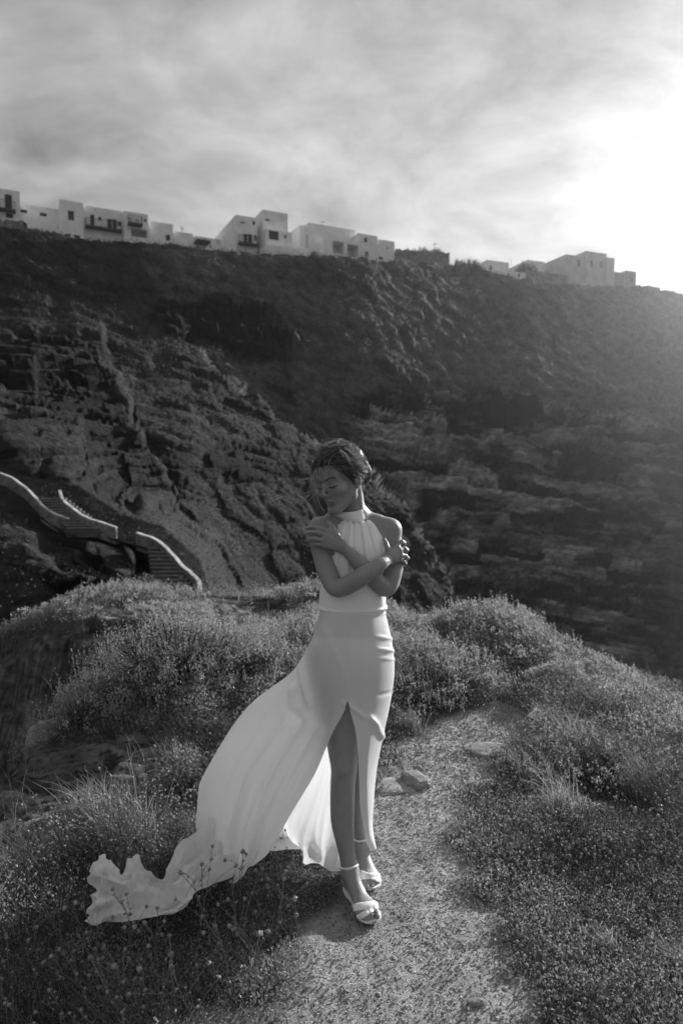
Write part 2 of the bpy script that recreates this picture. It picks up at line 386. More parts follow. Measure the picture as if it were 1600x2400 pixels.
# ------------------------------------------------------------------ the headland in the foreground
POLY = np.array([(-3.2, -3), (-2.9, 1), (-2.3, 3.0), (-2.1, 4.2), (-1.85, 4.9), (-1.6, 5.7), (-1.1, 6.7), (-2.0, 7.7), (-5.4, 8.5), (-5.6, 10.0), (-3, 10.6), (0, 10.0),
                 (1.0, 8.2), (2.2, 7.0), (3.6, 5.7), (6.2, 4.3), (7, -3)])
def poly_dist(x, y):
    """positive outside the edge of the headland"""
    d = np.full(x.shape, 1e9); ins = np.zeros(x.shape, bool); n = len(POLY)
    for i in range(n):
        a = POLY[i]; b2 = POLY[(i + 1) % n]; e = b2 - a
        t_ = np.clip(((x - a[0]) * e[0] + (y - a[1]) * e[1]) / (e @ e), 0, 1)
        d = np.minimum(d, np.hypot(x - a[0] - t_ * e[0], y - a[1] - t_ * e[1]))
        c_ = ((a[1] > y) != (b2[1] > y)) & (x < (b2[0] - a[0]) * (y - a[1]) / (b2[1] - a[1] + 1e-12) + a[0])
        ins ^= c_
    return np.where(ins, -d, d)
PATH_C = np.array([(0.22, 0.5), (0.2, 1.5), (0.19, 1.97), (0.24, 2.45), (0.29, 3.05), (0.42, 3.5), (0.72, 4.05), (1.08, 4.45)])
PATH_W = np.array([0.6, 0.50, 0.42, 0.28, 0.17, 0.20, 0.28, 0.2])
def path_m(x, y):
    """<1 on the trodden path"""
    best = np.full(x.shape, 1e9)
    for i in range(len(PATH_C) - 1):
        a, b2 = PATH_C[i], PATH_C[i + 1]; e = b2 - a
        t_ = np.clip(((x - a[0]) * e[0] + (y - a[1]) * e[1]) / (e @ e), 0, 1)
        w_ = PATH_W[i] * (1 - t_) + PATH_W[i + 1] * t_
        best = np.minimum(best, np.hypot(x - a[0] - t_ * e[0], y - a[1] - t_ * e[1]) / w_)
    return best
def bump2(x, y, cx, cy, rx, ry, h, rot=0.0):
    c, s = math.cos(rot), math.sin(rot); dx = x - cx; dy = y - cy
    return h * np.exp(-(((dx * c + dy * s) / rx) ** 2 + ((-dx * s + dy * c) / ry) ** 2))
def ground_z(x, y, detail=True):
    x = np.asarray(x, float); y = np.asarray(y, float)
    z = 0 * x
    z = z + bump2(x, y, 0.1, 5.9, .85, 1.1, 0.28) - bump2(x, y, -1.0, 6.7, .9, .6, .20)             # rise behind her
    z = z + bump2(x, y, 1.35, 6.1, 0.55, 0.8, 0.20) - bump2(x, y, .8, 6.4, .3, .8, .10)            # right-hand mound
    z = z - 0.30 * sstep(1.6, 3.0, x) * sstep(3.6, 5.2, y)
    z = z + bump2(x, y, -1.15, 4.9, 0.75, 0.75, 0.18)          # under the left shrub
    z = z + bump2(x, y, -3.3, 9.2, 1.5, 0.9, 0.06)             # far left knoll
    z = z + bump2(x, y, -1.2, 9.0, 1.6, 0.9, -0.05)
    z = z - bump2(x, y, -2.2, 6.9, 0.9, 0.6, 0.5)
    z = z - 0.05 * sstep(-1.2, -2.2, x) * sstep(5, 3, y)
    z = z - 0.16 * sstep(5.5, 7.5, y) * sstep(-.2, -1.2, x)
    z = z - 0.55 * sstep(-3.3, -4.9, x) * sstep(7, 8, y)
    pd = poly_dist(x, y)
    p3 = np.stack([x, y, 0 * x], -1)
    pdn = pd + 0.35 * fbm(p3 * 1.1 + 4, 4)
    z = z - 0.35 * sstep(-0.35, 0.15, pdn) - 3.6 * np.clip(pdn, 0, None) ** 0.95
    z = z + 0.035 * fbm(p3 * 1.3, 3) * sstep(0.4, 1.4, path_m(x, y))
    if detail:
        z = z + 0.010 * fbm(p3 * 9, 4) + 0.006 * fbm(p3 * 40, 3) + .016 * fbm(p3 * 3.1 + 30, 3)
        z = z * (1 - bump2(x, y, .09, 2.55, .22, .26, 1.0)) - .010 * bump2(x, y, .09, 2.55, .22, .26, 1.0)      # trodden flat where she stands
        # bare layered rock near the edges and on the left
        rr = rock_m(x, y)
        lay2 = z * 0 + x * 0.9 - 0.5 * y + 0.5 * fbm(p3 * 1.3 + 8, 3)
        q = lay2 * 3.6; f = q - np.floor(q); hk = _perm[np.floor(q).astype(int) & 255] / 255.0; hk1 = _perm[(np.floor(q).astype(int) + 1) & 255] / 255.0
        z = z + rr * (0.15 * (hk + (hk1 - hk) * sstep(0.8, 1, f) - .5) + 0.06 * fbm(p3 * np.array([3, 9, 3.]), 5) + sstep(-.2, .5, pd) * (.9 * (.4 - np.abs(fbm(p3 * 1.9 + 3, 5))) + .30 * fbm(p3 * 6, 5) + .05 * np.round(fbm(p3 * 3 + 2, 2) * 6)))
    return z
def rock_m(x, y):
    pd = poly_dist(x, y)
    r = sstep(-0.5, 0.0, pd) * (y < 8.5)
    r = np.maximum(r, sstep(-1.02, -1.35, x + 0.22 * np.sin(y * 3)) * sstep(1.6, 2.2, y) * sstep(4.6, 4.0, y))
    r = np.maximum(r, bump2(x, y, -1.3, 8.6, 2.0, 1.35, 1.1) > .5)
    n = fbm(np.stack([x, y, 0 * x + 5], -1) * 1.6, 3)
    return np.clip(r + 0.5 * n * (r > 0.02), 0, 1)
# near part fine, outskirts coarse: two nested sheets made as one warped grid
def axis(lo, hi, clo, chi, h, H):
    a = [np.arange(clo, chi, h)]
    x = clo; l = []; s = h
    while x > lo: s = min(s * 1.12, H); x -= s; l.append(x)
    x = a[0][-1]; r_ = []; s = h
    while x < hi: s = min(s * 1.12, H); x += s; r_.append(x)
    return np.concatenate([l[::-1], a[0], r_])
def finer(a, lo, hi, h):
    return np.unique(np.round(np.concatenate([a[(a < lo) | (a > hi)], np.arange(lo, hi, h)]), 5))
gx = finer(axis(-16, 16, -3.2, 2.9, 0.0135, 0.5), -5.6, -3.21, .03); gy = finer(axis(-6, 22, 1.6, 5.2, 0.0145, 0.4), 5.2, 9.8, .024)
XX, YY = np.meshgrid(gx, gy, indexing='ij')
ZZ = ground_z(XX, YY)
ZZ = np.maximum(ZZ, -29)
me = mesh_np('headland', np.stack([XX, YY, ZZ], -1).reshape(-1, 3), grid_faces(len(gx), len(gy)), True)
pm = path_m(XX, YY) + 0.8 * fbm(np.stack([XX, YY, 0 * XX], -1) * 3.5, 5)
attr(me, 'path', (1 - sstep(0.85, 1.35, pm)).ravel()); attr(me, 'rock', rock_m(XX, YY).ravel())
_p3 = np.stack([XX, YY, 0 * XX], -1); _l = 1.5 * ZZ + .15 * XX + .22 * YY + .35 * fbm(_p3 * 1.3 + 8, 3) + .06 * fbm(_p3 * 7, 4)
_k = np.floor(_l * 17); _f = _l * 17 - _k; _b = np.floor((XX * .8 + YY * .6) * (1 + 3 * hsh(_k, 3)) + 9 * hsh(_k, 4)); gs = np.clip(.15 + .7 * hsh(_k, _b, 5) ** 1.6 - .5 * sstep(.8, .95, _f) + .35 * fbm(_p3 * 5, 4), 0, 1)
attr(me, 'strata', gs.ravel())
GM, t, b = mat('earth_and_rock', 0.2, 0.95, 0.15)
g1, f1_ = ramp_noise(t, 55, 0.65, 1.35, 6, p0=.3, p1=.7, rough=.7); g2, f2_ = ramp_noise(t, 5, 0.75, 1.25, 4)
gr = MUL(t, g1, g2)
soil = MUL(t, gr, 0.055); pth = MUL(t, gr, 0.30); r1, rf = ramp_noise(t, 4, 0.03, 0.20, 9, stretch=(1, 2.2, 3), rough=.75)
c_ = MIX(t, A(t, 'path'), soil, pth); c_ = MIX(t, A(t, 'rock'), c_, MUL(t, MUL(t, r1, 6.5), MR(t, A(t, 'strata'), .03, .30)))
t.links.new(c_, b.inputs['Base Color']); add_bump(t, b, MUL(t, f1_, rf, 'ADD'), 0.9, 0.02)
link('ground', me, GM, kind='structure')

# ------------------------------------------------------------------ stairs with whitewashed parapets on the slope at the left
def smooth_poly(pts, n):
    pts = np.asarray(pts, float); d = np.concatenate([[0], np.cumsum(np.linalg.norm(np.diff(pts[:, :2], axis=0), axis=1))])
    s = np.linspace(0, d[-1], n); P = np.concatenate([[2 * pts[0] - pts[1]], pts, [2 * pts[-1] - pts[-2]]]); out = []
    for q in s:
        i = min(np.searchsorted(d, q, side='right') - 1, len(pts) - 2); f = (q - d[i]) / (d[i + 1] - d[i])
        p0, p1, p2, p3 = P[i], P[i + 1], P[i + 2], P[i + 3]
        out.append(0.5 * ((2 * p1) + (-p0 + p2) * f + (2 * p0 - 5 * p1 + 4 * p2 - p3) * f ** 2 + (-p0 + 3 * p1 - 3 * p2 + p3) * f ** 3))
    return np.array(out)
COPE = noisy('worn_limewash', 0.30, 0.60, 1.6, 0.95, .5, .08)
def parapet(name, pts, wd, parent):
    q = smooth_poly(pts, 40); q[:, 2] = 24.5 + .033 * (1392 - q[:, 1]) - .55; P3 = np.array([W(a, b_, c) for a, b_, c in q]); P3 = P3 + .05 * np.stack([fbm(P3 * 1.3, 3), fbm(P3 * 1.3 + 9, 3), .6 * fbm(P3 * 2 + 4, 3)], -1)
    tg = np.gradient(P3, axis=0); tg[:, 2] = 0; tg /= np.linalg.norm(tg, axis=1)[:, None]
    nr = np.stack([-tg[:, 1], tg[:, 0], 0 * tg[:, 0]], 1)
    wds = np.full(40, wd)[:, None] * (1 + 0.12 * fbm(P3 * 1.7, 2)[:, None])
    L = P3 - nr * wds / 2; Rr = P3 + nr * wds / 2; dn = np.array([0, 0, -1.0]); lip = np.array([0, 0, -.06])
    wall = np.stack([L * .97 + P3 * .03 + dn * .75, L * .97 + P3 * .03 + lip, Rr * .97 + P3 * .03 + lip, Rr * .97 + P3 * .03 + dn * .75], 1)
    cap = np.stack([L + lip, L, Rr, Rr + lip], 1)
    m_ = MB(); m_.add(wall.reshape(-1, 3), grid_faces(40, 4)); m_.add(wall[[0, -1]].reshape(-1, 3), [[0, 1, 2, 3], [4, 7, 6, 5]]); m_.build('wall', STONE, parent)
    m_ = MB(); m_.add(cap.reshape(-1, 3), grid_faces(40, 4)); m_.add(cap[[0, -1]].reshape(-1, 3), [[0, 1, 2, 3], [4, 7, 6, 5]]); m_.build('coping', COPE, parent)
STEPM = noisy('worn_stone_steps', 0.05, 0.13, 3, 0.9)
EDGEM = mat('step_edge_whitewash', 0.22, 0.9)[0]
def flight(n, l0, r0, l1, r1, parent):
    """n steps from the lower edge (l0,r0) up to (l1,r1); pixel bearings with distance"""
    for k in range(n):
        f = (k + .5) / n; g_ = 1.0 / n
        l0, r0, l1, r1 = (np.array([q[0], q[1], 24.5 + .033 * (1392 - q[1]) - .22]) for q in (l0, r0, l1, r1)); a = W(*(np.array(l0) * (1 - f) + np.array(l1) * f)); b_ = W(*(np.array(r0) * (1 - f) + np.array(r1) * f))
        a2 = W(*(np.array(l0) * (1 - f - g_) + np.array(l1) * (f + g_))); rise = abs(a2[2] - a[2]); go = max(abs(a2[1] - a[1]), .2)
        c = (a + b_) / 2; ex = (b_ - a) / 2; ex[2] = 0
        m_ = MB(); m_.box(c + [0, go / 2 + .02, -.22], ex, [0, go / 2 + .02, 0], [0, 0, .22]); s_ = m_.build('step', STEPM, parent)
        m_ = MB(); m_.box(c + [0, -.012, -0.02], ex * .97, [0, .015, 0], [0, 0, .024]); m_.build('nosing', EDGEM, s_)
st1 = empty('staircase', W(200, 1240, 30), 'upper stone staircase between two whitewashed copings on the slope at left', 'staircase')
st2 = empty('staircase', W(430, 1390, 25), 'lower stone staircase ending behind the grassy ledge, one curved white coping on its right', 'staircase')
def shift(o, root):
    for c in o.children: c.matrix_parent_inverse = root.matrix_world.inverted()
bpy.context.view_layer.update()
parapet('p', [(-90, 1098, 36), (0, 1108, 33.5), (40, 1126, 31.8), (75, 1155, 30.2), (102, 1184, 29.2), (130, 1203, 28.4), (162, 1214, 28)], 0.13, st1)
parapet('p', [(140, 1148, 31.5), (150, 1172, 30.8), (176, 1193, 30), (202, 1211, 29.3), (240, 1224, 28.6), (274, 1235, 28)], 0.13, st1)
parapet('p', [(322, 1247, 27.2), (340, 1253, 27), (365, 1263, 26.6), (396, 1288, 25.8), (425, 1322, 24.6), (450, 1343, 24), (467, 1362, 23.3), (466, 1392, 22.3)], 0.15, st2)
flight(12, (158, 1240, 27.6), (250, 1238, 27.6), (92, 1165, 30.4), (150, 1163, 30.4), st1)
flight(12, (363, 1392, 22.8), (462, 1388, 22.8), (345, 1278, 26.2), (388, 1280, 26.2), st2)
for root in (st1, st2):
    inv = root.matrix_world.inverted()
    for o in root.children: o.matrix_parent_inverse = inv
# ------------------------------------------------------------------ houses on the crest
E1 = np.array([0.898, 0.44, 0.0]); E1 /= np.linalg.norm(E1); E2 = np.array([-E1[1], E1[0], 0.0]); UP = np.array([0, 0, 1.0])
class Plane:
    """vertical facade plane through bearing px at distance Y, running along e1"""
    def __init__(s, px, Y, e1=E1):
        s.e1 = e1; s.e2 = np.array([-e1[1], e1[0], 0.0]); a, b_, c = ray(px, 560); s.o = np.array([a * Y / b_, Y, 0.0])
    def hit(s, px, py):
        a, b_, c = ray(px, py); d = np.array([float(a), float(b_), float(c)]); C0 = np.array([0, 0, CZ])
        k = ((s.o - C0) @ s.e2) / (d @ s.e2); p = C0 + k * d
        return float((p - s.o) @ s.e1), float(p[2])
    def pt(s, u, z, back=0.0): return s.o + s.e1 * u + s.e2 * back + UP * z
def line_Y(px):
    u = (px - 800) / 1600.0; t_ = (u * 100 + 50) / (0.898 - .44 * u); return 100 + .44 * t_
def house(px0, px1, ytop, ybase, off=0.0, depth=8.0, openings=(), label='', e1=E1, Y=None, mat_=None, group='whitewashed houses along the crest',
          cat='house', name='house', parapet_h=0.0, steps=()):
    """ytop: row of the roof at px0.  openings: (kind, x0, y0, x1, y1) in bearings on the facade"""
    mat_ = mat_ or WHITEWASH
    pl = Plane(px0, (Y if Y else line_Y(px0)) - off, e1)
    z1 = pl.hit(px0, ytop)[1]; w_ = pl.hit(px1, ytop)[0]; z0 = pl.hit(px0, ybase)[1] - 3.0
    root = empty(name, pl.pt(w_ / 2, z0, depth / 2), label, cat, group); bpy.context.view_layer.update(); inv = root.matrix_world.inverted()
    def ch(o, par=root):
        o.parent = par
        if par is root: o.matrix_parent_inverse = inv
        return o
    holes = []
    for op in openings:
        k = op[0]
        a = pl.hit(op[1], (op[2] + op[4]) / 2)[0]; c = pl.hit(op[3], (op[2] + op[4]) / 2)[0]; mx = (op[1] + op[3]) / 2
        zt = pl.hit(mx, op[2])[1]; zb = pl.hit(mx, op[4])[1]
        a = max(a, .12); c = min(c, w_ - .12); zt = min(zt, z1 - .15)
        if c - a > .15 and zt - zb > .15: holes.append((k, a, c, zb, zt))
    cut = [h for h in holes if h[0] not in ('balcony', 'pergola', 'slab')]
    us = sorted({0.0, w_} | {h[1] for h in cut} | {h[2] for h in cut}); zs = sorted({z0, z1} | {h[3] for h in cut} | {h[4] for h in cut})
    m_ = MB()
    for i in range(len(us) - 1):
        for j in range(len(zs) - 1):
            cu, cz_ = (us[i] + us[i + 1]) / 2, (zs[j] + zs[j + 1]) / 2
            if any(h[1] < cu < h[2] and h[3] < cz_ < h[4] for h in cut): continue
            m_.add([pl.pt(us[i], zs[j]), pl.pt(us[i + 1], zs[j]), pl.pt(us[i + 1], zs[j + 1]), pl.pt(us[i], zs[j + 1])], [[0, 1, 2, 3]])
    for a, c in ((0, 0), (w_, w_)):
        m_.add([pl.pt(a, z0), pl.pt(a, z1), pl.pt(a, z1, depth), pl.pt(a, z0, depth)], [[0, 1, 2, 3]])
    m_.add([pl.pt(0, z0, depth), pl.pt(w_, z0, depth), pl.pt(w_, z1, depth), pl.pt(0, z1, depth)], [[0, 1, 2, 3]])
    lip = .28   # roof lies below a low parapet
    m_.add([pl.pt(0, z1), pl.pt(w_, z1), pl.pt(w_, z1, depth), pl.pt(0, z1, depth), pl.pt(.3, z1, .3), pl.pt(w_ - .3, z1, .3), pl.pt(w_ - .3, z1, depth - .3), pl.pt(.3, z1, depth - .3)],
           [[0, 1, 5, 4], [1, 2, 6, 5], [2, 3, 7, 6], [3, 0, 4, 7]])
    m_.add([pl.pt(.3, z1, .3), pl.pt(w_ - .3, z1, .3), pl.pt(w_ - .3, z1, depth - .3), pl.pt(.3, z1, depth - .3)] +
           [pl.pt(.3, z1 - lip, .3), pl.pt(w_ - .3, z1 - lip, .3), pl.pt(w_ - .3, z1 - lip, depth - .3), pl.pt(.3, z1 - lip, depth - .3)],
           [[0, 1, 5, 4], [1, 2, 6, 5], [2, 3, 7, 6], [3, 0, 4, 7], [4, 5, 6, 7]])
    for h in cut:
        rd = {'porch': 2.2, 'window': .22, 'door': .22, 'pale': .12, 'barred': .22, 'ruin': .5}[h[0]]; k, a, c, zb, zt = h
        m_.add([pl.pt(a, zb), pl.pt(c, zb), pl.pt(c, zt), pl.pt(a, zt), pl.pt(a, zb, rd), pl.pt(c, zb, rd), pl.pt(c, zt, rd), pl.pt(a, zt, rd)],
               [[0, 4, 5, 1], [1, 5, 6, 2], [2, 6, 7, 3], [3, 7, 4, 0], [4, 7, 6, 5]])
    ch(m_.build('wall', mat_))
    for h in holes:
        k, a, c, zb, zt = h
        if k in ('window', 'barred', 'door', 'pale'):
            f = MB(); fm = PALEWOOD if k == 'pale' else DARKWOOD; e = .07
            for (p, q, r_, s_) in ((a, c, zb, zb + e), (a, c, zt - e, zt), (a, a + e, zb + e, zt - e), (c - e, c, zb + e, zt - e)):
                f.box(pl.pt((p + q) / 2, (r_ + s_) / 2, .10), pl.e1 * (q - p) / 2, pl.e2 * .04, UP * (s_ - r_) / 2)
            nb = 2 if k == 'barred' else 1
            for g_ in range(1, nb + 1):
                uu = a + (c - a) * g_ / (nb + 1); f.box(pl.pt(uu, (zb + zt) / 2, .10), pl.e1 * .03, pl.e2 * .035, UP * ((zt - zb) / 2 - e))
            if k == 'barred':
                for g_ in (1, 2): f.box(pl.pt((a + c) / 2, zb + (zt - zb) * g_ / 3, .10), pl.e1 * ((c - a) / 2 - e), pl.e2 * .03, UP * .025)
            fo = ch(f.build('door' if k == 'door' else 'window', fm))
            pn = MB(); pn.box(pl.pt((a + c) / 2, (zb + zt) / 2, .15), pl.e1 * ((c - a) / 2 - e), pl.e2 * .01, UP * ((zt - zb) / 2 - e))
            po = pn.build('leaf' if k == 'door' else 'pane', PALEWOOD if k == 'pale' else (DARKWOOD if k == 'door' else GLASSY)); po.parent = fo
        elif k == 'balcony':
            s_ = MB(); s_.box(pl.pt((a + c) / 2, zb + .12, -.55), pl.e1 * (c - a) / 2, pl.e2 * .54, UP * .12)
            bo = ch(s_.build('balcony', noisy_dark))
            r_ = MB(); n = max(4, int((c - a) / .22))
            for i in range(n + 1):
                uu = a + .04 + (c - a - .08) * i / n; r_.box(pl.pt(uu, zb + .74, -1.05), pl.e1 * .018, pl.e2 * .018, UP * .5)
            for uu in (a + .04, c - .04):
                for bb in (-.35, -.7): r_.box(pl.pt(uu, zb + .74, bb), pl.e1 * .018, pl.e2 * .018, UP * .5)
                r_.box(pl.pt(uu, zb + 1.26, -.53), pl.e1 * .025, pl.e2 * .52, UP * .02)
            r_.box(pl.pt((a + c) / 2, zb + 1.262, -1.05), pl.e1 * ((c - a) / 2), pl.e2 * .03, UP * .025)
            ro = r_.build('railing', IRON); ro.parent = bo
        elif k == 'pergola':
            s_ = MB(); s_.box(pl.pt((a + c) / 2, zt - .15, -1.1), pl.e1 * (c - a) / 2, pl.e2 * 1.08, UP * .12)
            for uu in (a + .1, (a + c) / 2, c - .1): s_.box(pl.pt(uu, zb / 2 + zt / 2 - .4, -2.1), pl.e1 * .06, pl.e2 * .06, UP * ((zt - zb) / 2 + .4))
            ch(s_.build('pergola', noisy_dark))
    root['_pl'] = 0; del root['_pl']
    return root, pl
noisy_dark = noisy('weathered_dark_slab', 0.05, 0.09, 2, 0.8)
H = house
H(-70, 46, 430, 520, 5, 9, [('door', 12, 456, 29, 488), ('window', 14, 500, 31, 511), ('balcony', -30, 487, 37, 496)], 'white house cut by the left edge of the photo, dark door over a railed balcony')
H(47, 142, 477, 556, 1, 7, [('window', 49, 491, 64, 499), ('window', 94, 499, 110, 507)], 'low white house with two narrow slot windows beside the leftmost house')
H(141, 195, 467, 562, 2.5, 8, [('window', 160, 494, 174, 516), ('window', 152, 548, 166, 555), ('window', 174, 551, 188, 558)], 'tall white block with one dark shuttered window between slot windows and long balcony')
H(195.5, 291, 481, 572, 1.8, 8, [('door', 212, 503, 222, 530), ('window', 231, 508, 238, 517), ('door', 252, 513, 263, 540), ('door', 264, 514, 274, 541), ('window', 276, 519, 286, 530), ('balcony', 200, 531, 284, 541)], 'white house with a long dark balcony and several dark doors')
H(292, 347, 494, 576, 3.2, 8, [('pale', 302, 510, 309, 528), ('pale', 318, 513, 326, 529), ('window', 338, 513, 343, 520), ('porch', 308, 537, 345, 556), ('balcony', 299, 528, 332, 531)], 'white house with a dark covered porch under two pale shuttered doors')
H(348.5, 405, 517, 584, 1.8, 7, [('barred', 389, 550, 399, 564), ('window', 388, 573, 398, 577)], 'plain white house with one small dark barred window')
h7, p7 = H(405.5, 452, 541, 588, 1.2, 6, [('window', 415, 575, 420, 585)], 'small white house with a round topped chimney on its roof')
H(452.5, 540, 552, 592, .6, 6, [('pale', 454, 558, 463, 570), ('pale', 506, 562, 515, 573), ('pergola', 408, 567, 486, 588)], 'long low white house behind a dark flat pergola')
H(482, 541, 579, 600, 6.5, 5, [], 'white terrace retaining wall below the low house with the pergola', cat='terrace wall', name='terrace_wall', group='walls below the houses')
H(553, 602, 503, 596, 8.5, 12, [('window', 592, 518, 598, 527), ('window', 562, 520, 574, 523), ('door', 571, 548, 580, 570), ('door', 581, 549, 591, 570), ('window', 596, 551, 608, 565), ('balcony', 557, 568, 601, 577)], 'large white house with dark railed balcony and gable side facing left')
H(616, 674, 491, 596, 8.3, 9, [('window', 622, 513, 632, 518), ('window', 617, 546, 621, 562)], 'tallest white block rising in the middle of the crest')
H(623, 684, 536, 604, 10.5, 3, [('barred', 630, 541, 653, 562), ('window', 666, 551, 671, 559)], 'white projecting bay with wide barred window below the tallest block')
H(622, 711, 572, 606, 12.5, 3, [], 'sloping white lower wall beneath the projecting bay', cat='terrace wall', name='terrace_wall', group='walls below the houses')
H(702, 756, 527, 604, 4.5, 9, [('pale', 716, 550, 722, 580)], 'white house with rounded parapet and pale pilaster right of the tallest block')
H(722, 832, 521, 604, 3.4, 10, [('window', 739, 537, 742, 540)], 'long plain white house with stepped roofline behind the double porch')
H(757, 842, 558, 616, 7.5, 6, [('porch', 780, 566, 806, 594), ('porch', 814, 574, 840, 603)], 'white house with two large dark open porches')
H(839, 884, 546, 618, 7, 9, [('window', 853, 557, 860, 568), ('window', 855, 590, 863, 603)], 'white block with two square windows one above the other')
H(884.5, 924, 560, 620, 6.2, 8, [('window', 906, 579, 909, 583), ('window', 887, 602, 897, 608)], 'white end house beside the rough stone wall')
# chimney on the small house
m_ = MB(); cpl = p7; cu, cz_ = cpl.hit(431, 549)
m_.box(cpl.pt(cu, cz_ + .6, 1.5), cpl.e1 * .28, cpl.e2 * .28, UP * .7); m_.box(cpl.pt(cu, cz_ + 1.42, 1.5), cpl.e1 * .36, cpl.e2 * .36, UP * .06)
m_.tube([cpl.pt(cu, cz_ + 1.45, 1.5), cpl.pt(cu, cz_ + 1.62, 1.5), cpl.pt(cu, cz_ + 1.75, 1.5)], [.25, .22, .05], 10)
ck = m_.build('chimney', WHITEWASH); ck.parent = h7; bpy.context.view_layer.update(); ck.matrix_parent_inverse = h7.matrix_world.inverted()
# farther right, paler with distance
E3 = np.array([0.93, 0.37, 0.0]); E3 /= np.linalg.norm(E3)
OLD = noisy('old_plaster', 0.36, 0.55, 0.5, 0.95, 0.4, 0.2)
F = 'old houses at the far end of the crest'
H(1141, 1192, 609, 648, 0, 9, [('window', 1147, 622, 1152, 633)], 'small pale house left of the far dark shrub', e1=E3, Y=150, group=F)
H(1171, 1231, 632, 668, 0, 5, [('window', 1188, 640, 1193, 648), ('window', 1213, 641, 1218, 648)], 'low pale house with two small windows below the far shrub', e1=E3, Y=146, group=F)
H(1237, 1275, 609, 650, 0, 8, [], 'pale house top half hidden behind the far round shrub', e1=E3, Y=166, group=F)
H(1326, 1374, 596, 686, 0, 20, [('window', 1353, 609, 1358, 625)], 'large old pale house with long side wall facing left at the far end', e1=E3, Y=168, mat_=OLD, group=F)
H(1373, 1421, 588, 686, 1.2, 12, [('window', 1383, 610, 1388, 626), ('window', 1405, 612, 1410, 628)], 'tallest far block of the old buildings', e1=E3, Y=171, mat_=OLD, group=F)
H(1421.5, 1439, 603, 684, .4, 9, [], 'narrow old block at the right side of the tallest far block', e1=E3, Y=172, mat_=OLD, group=F)
H(1441, 1468, 637, 684, 0, 8, [], 'ruined low stone house beyond the old blocks', e1=E3, Y=176, mat_=STONE, group=F)
H(1468, 1490, 634, 684, 0, 7, [('ruin', 1474, 650, 1480, 660)], 'ruined gable stub at the end of the old buildings', e1=E3, Y=177, mat_=STONE, group=F)
H(1519, 1546, 670, 688, 0, 5, [], 'tiny stone hut alone on the far right slope', e1=E3, Y=188, mat_=STONE, group=F)
# rough stone walls
def stone_wall(px0, px1, y0, y1, yb, Y0, Y1, label, th=1.2):
    n = 60; u = np.linspace(0, 1, n); pxs = px0 + (px1 - px0) * u; Ys = Y0 + (Y1 - Y0) * u
    topp = W(pxs, y0 + (y1 - y0) * u, Ys); topp[:, 2] += .25 * fbm(topp * 1.1, 3) + 0.12 * np.round(fbm(topp * 2.3 + 7, 2) * 3)
    m = 16; zb = W((px0 + px1) / 2, yb, (Y0 + Y1) / 2)[2] - 2.5
    V = np.zeros((n, m + 3, 3))
    for j in range(m):
        V[:, j] = topp; V[:, j, 2] = zb + (topp[:, 2] - zb) * j / (m - 1)
    V[:, m] = topp + [0, th, 0]; V[:, m + 1] = topp + [0, th, -1]; V[:, m + 2] = topp + [0, th, -4]
    V[:, :m, 1] += .3 * fbm(V[:, :m] * 1.4, 3)
    me = mesh_np('stone_wall', V.reshape(-1, 3), grid_faces(n, m + 3)); return link('stone_wall', me, STONE, None, label, 'stone wall', 'rough stone walls on the crest')
stone_wall(-60, 55, 500, 520, 545, 92, 94, 'rough stone wall under the leftmost white house')
stone_wall(57, 146, 530, 547, 560, 97.5, 101, 'rough stone wall below the two slot windows')
stone_wall(926, 1053, 584, 593, 622, 124, 131, 'tall rough stone wall right of the white houses', 5)
stone_wall(1229, 1330, 632, 646, 674, 150, 158, 'ruined stone wall below the old pale house', 3)
# masts and cross
for (px, y0, y1, Y, lab, cross) in ((1018, 566, 590, 130, 'thin iron cross on the stone wall', 1), (756, 517, 532, 127, 'thin television aerial on the long plain house', 1),
                                    (1197, 609, 622, 152, 'thin mast at the right end of the small far house', 0), (1237, 606, 614, 167, 'short aerial above the far round shrub', 0)):
    a = W(px, y0, Y); b_ = W(px, y1, Y); m_ = MB(); m_.tube([b_, (a + b_) / 2, a], .05, 5)
    if cross: m_.tube([a * .75 + b_ * .25 + [-.5, 0, 0], a * .75 + b_ * .25 + [.5, 0, 0]], .045, 5)
    m_.build('aerial' if 'cross on' not in lab else 'cross', IRON, None, label=lab, cat='aerial' if 'cross on' not in lab else 'cross')
